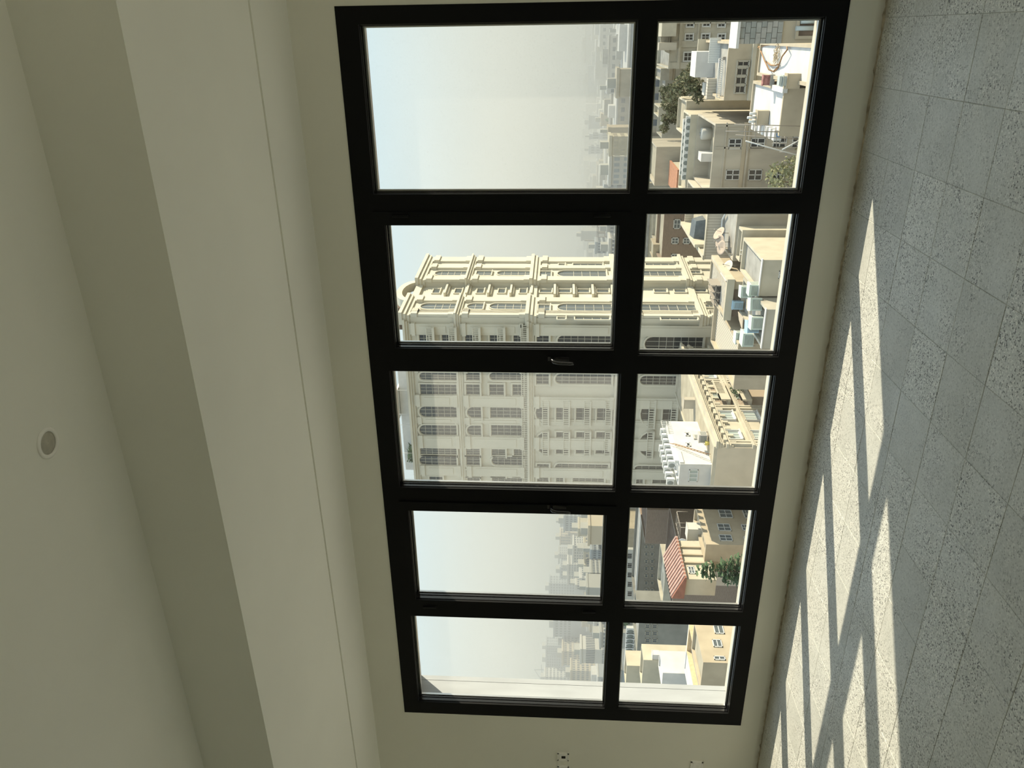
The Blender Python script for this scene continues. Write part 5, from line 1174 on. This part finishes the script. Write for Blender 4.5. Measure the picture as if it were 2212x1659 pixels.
# second bay, upper pane
far('dark glass block beside the ornate tower', U2(1805, 345), U2(1990, 432), 300, FB, 4, 5)
far('white flats with small windows tucked behind the tower', U2(1915, 320), U2(1990, 480), 250, FWH, 5, 2)
far('pale slab on the haze beside the tower', U2(1690, 255), U2(1800, 330), 620, FG_)
far('low grey slab behind the steel frame', U2(1900, 190), U2(1990, 300), 280, FG_, 4, 2)
fr = thing('steel_frame', 'open steel frame of an unfinished building by the tower', 'building', (at_y(*U2(1840, 265), 330).x, 330, GZ)); hz_ = at_y(*U2(1808, 265), 330).z - GZ; m = MB()
wf_ = abs(at_y(*U2(1840, 200), 330).x - at_y(*U2(1840, 330), 330).x) / 2
for sx in (-1, -.33, .33, 1):
    for sy in (-6, 6): m.box(sx * wf_ - .25, sx * wf_ + .25, sy - .25, sy + .25, 0, hz_)
for k in range(4):
    for sy in (-6, 6): m.box(-wf_, wf_, sy - .25, sy + .25, hz_ - 3.4 * k - .4, hz_ - 3.4 * k)
    for sx in (-1, 1): m.box(sx * wf_ - .25, sx * wf_ + .25, -6, 6, hz_ - 3.4 * k - .4, hz_ - 3.4 * k)
m.build('beams', STEEL, fr); MB().box(-wf_, wf_, -6, 6, 0, hz_ - 14).build('lower_floors', FG_, fr)
am = thing('antenna_mast', 'thin lattice antenna mast rising by the dark glass block', 'mast', (at_y(*U2(1800, 330), 310).x, 310, GZ)); za = at_y(*U2(1705, 330), 310).z - GZ
MB().tube([(0, 0, 0), (0, 0, za)], .25, 4).build('mast', STEEL, am); MB().box(-2, 2, -.2, .2, za - 9, za - 8.6).box(-1.2, 1.2, -.2, .2, za - 5, za - 4.7).build('crossbars', STEEL, am)
# right bay, upper pane
far('tan windowless block with a lit roof edge in the right bay', U1(2015, 472), U1(2160, 662), 235, BEIGE)
far('sunlit cream building with a gridded wall low in the right bay', U1(1965, 932), U1(2160, 1062), 225, CREAM2, 5, 4, wm=BEIGE)
far('white building with blue recessed windows in the right bay', U1(1962, 1066), U1(2160, 1262), 232, FWH, 5, 3, wm=FB)
far('blue-grey glazed block at the lower end of the right bay', U1(1925, 1262), U1(2160, 1345), 260, FB, 6, 4)
far('cream lit slab above the gridded building', U1(1955, 870), U1(2160, 930), 260, TAN)
far('white stair tower next to the tan windowless block', U1(1945, 560), U1(2060, 640), 300, WHITEW, 2, 2)
far('grey hill of houses at the right edge of the skyline', U1(2050, 280), U1(2160, 460), 420, FB, 5, 3)
far('far white house at the top of the right bay', U1(2010, 175), U1(2160, 240), 380, FWH, 3, 3)
far('domed grey hall faint in the haze', U1(1815, 790), U1(1960, 880), 900, FB)
far('twin faint towers in the haze, upper one', U1(1815, 1000), U1(1960, 1050), 850, FB, 3, 4)
far('faint tower with a small dark window in the haze', U1(1820, 915), U1(1950, 950), 800, FB, 2, 2)
far('pale cube building right of the domed hall', U1(1900, 780), U1(2060, 860), 520, FT)
BOXES += [(cr_.location.x - 10, cr_.location.x + 6, 418, 422, GZ, 0), (fr.location.x - wf_ - .5, fr.location.x + wf_ + .5, 323, 337, GZ, 0), (am.location.x - 2.2, am.location.x + 2.2, 309, 311, GZ, 0)]
# the rest of the city: small houses that nothing tells apart
rn = random.Random(11)
nh_ = 0
for k in range(1500):
    if nh_ >= 230: break
    py = rn.choice((rn.uniform(-20, 480), rn.uniform(480, 760), rn.uniform(1080, 1520))); D_ = 215 + 800 * rn.random() ** 1.8
    d = ray(1210, py); x = d.x / d.y * D_; w = rn.uniform(5, 11) * (1 + D_ / 1500); dp = rn.uniform(5, 9) * (1 + D_ / 1500)
    h = rn.uniform(9, 18) if py < 900 else rn.uniform(10, 23)
    if any(x - w < b_[1] and x + w > b_[0] and D_ - dp < b_[3] and D_ + dp > b_[2] for b_ in BOXES): continue
    BOXES.append((x - w - .3, x + w + .3, D_ - dp - .3, D_ + dp + .3)); nh_ += 1
    t = thing('distant_house', 'small hazy flat-roofed house among many in the distant city', 'building', (x, D_, GZ), 'small houses of the distant city')
    m_ = rn.choice((FG_, FWH, FT, CREAM2, GREYST, FB, BEIGE, PALE)); g = MB().box(-w, w, -dp, dp, 0, h); g.build('walls', m_, t)
    MB().box(-w - .2, w + .2, -dp - .2, dp + .2, h, h + .6).box(-w * .3, w * .4, -dp * .3, dp * .4, h + .6, h + 3).build('roof', rn.choice((ROOFG, ROOFT, WHITEW, FWH)), t)
    if D_ < 600:
        nx, nz = max(2, int(w * 2 / 3.2)), max(2, int(h / 3.3))
        panes(t, [(-w + 2 * w * (i + .25) / nx, -dp, h - 3.3 * j - 2.6, 0) for i in range(nx) for j in range(nz)], w / nx, 1, 1.4, FARW, D_)
for k in range(26):
    for _ in range(200):
        py = rn.choice((rn.uniform(0, 480), rn.uniform(1080, 1480))); D_ = rn.uniform(215, 420); d = ray(1210, py); x = d.x / d.y * D_
        if not any(x - 8 < b_[1] and x + 8 > b_[0] and D_ - 8 < b_[3] and D_ + 8 > b_[2] for b_ in BOXES): break
    else: continue
    BOXES.append((x - 8, x + 8, D_ - 8, D_ + 8))
    tree('city_tree', 'dark dusty tree among the distant houses', (x, D_, GZ), rn.uniform(12, 20), rn.uniform(3.5, 4.5), LEAFG, 200 + k, 260, group='trees of the distant city', size=1.1)
# smog over the city
HS, HA, HC = 0.0029, 0.0014, (0.06, 0.10, 0.02)
hzm = bpy.data.materials.new('smog'); hzm.use_nodes = True; N = hzm.node_tree.nodes; N.clear()
o_ = N.new('ShaderNodeOutputMaterial'); vs = N.new('ShaderNodeVolumeScatter'); va = N.new('ShaderNodeVolumeAbsorption'); ad = N.new('ShaderNodeAddShader')
vs.inputs['Color'].default_value = (1, 1, 1, 1); vs.inputs['Density'].default_value = HS; vs.inputs['Anisotropy'].default_value = 0.0
va.inputs['Color'].default_value = (*HC, 1); va.inputs['Density'].default_value = HA
for k, n_ in enumerate((vs, va)): hzm.node_tree.links.new(n_.outputs[0], ad.inputs[k])
hzm.node_tree.links.new(ad.outputs[0], o_.inputs['Volume'])
tag(MB().box(-4200, 3000, 200, 5200, GZ + .5, 60).build('haze', hzm), 'pale smog hanging over the far city', kind='stuff')
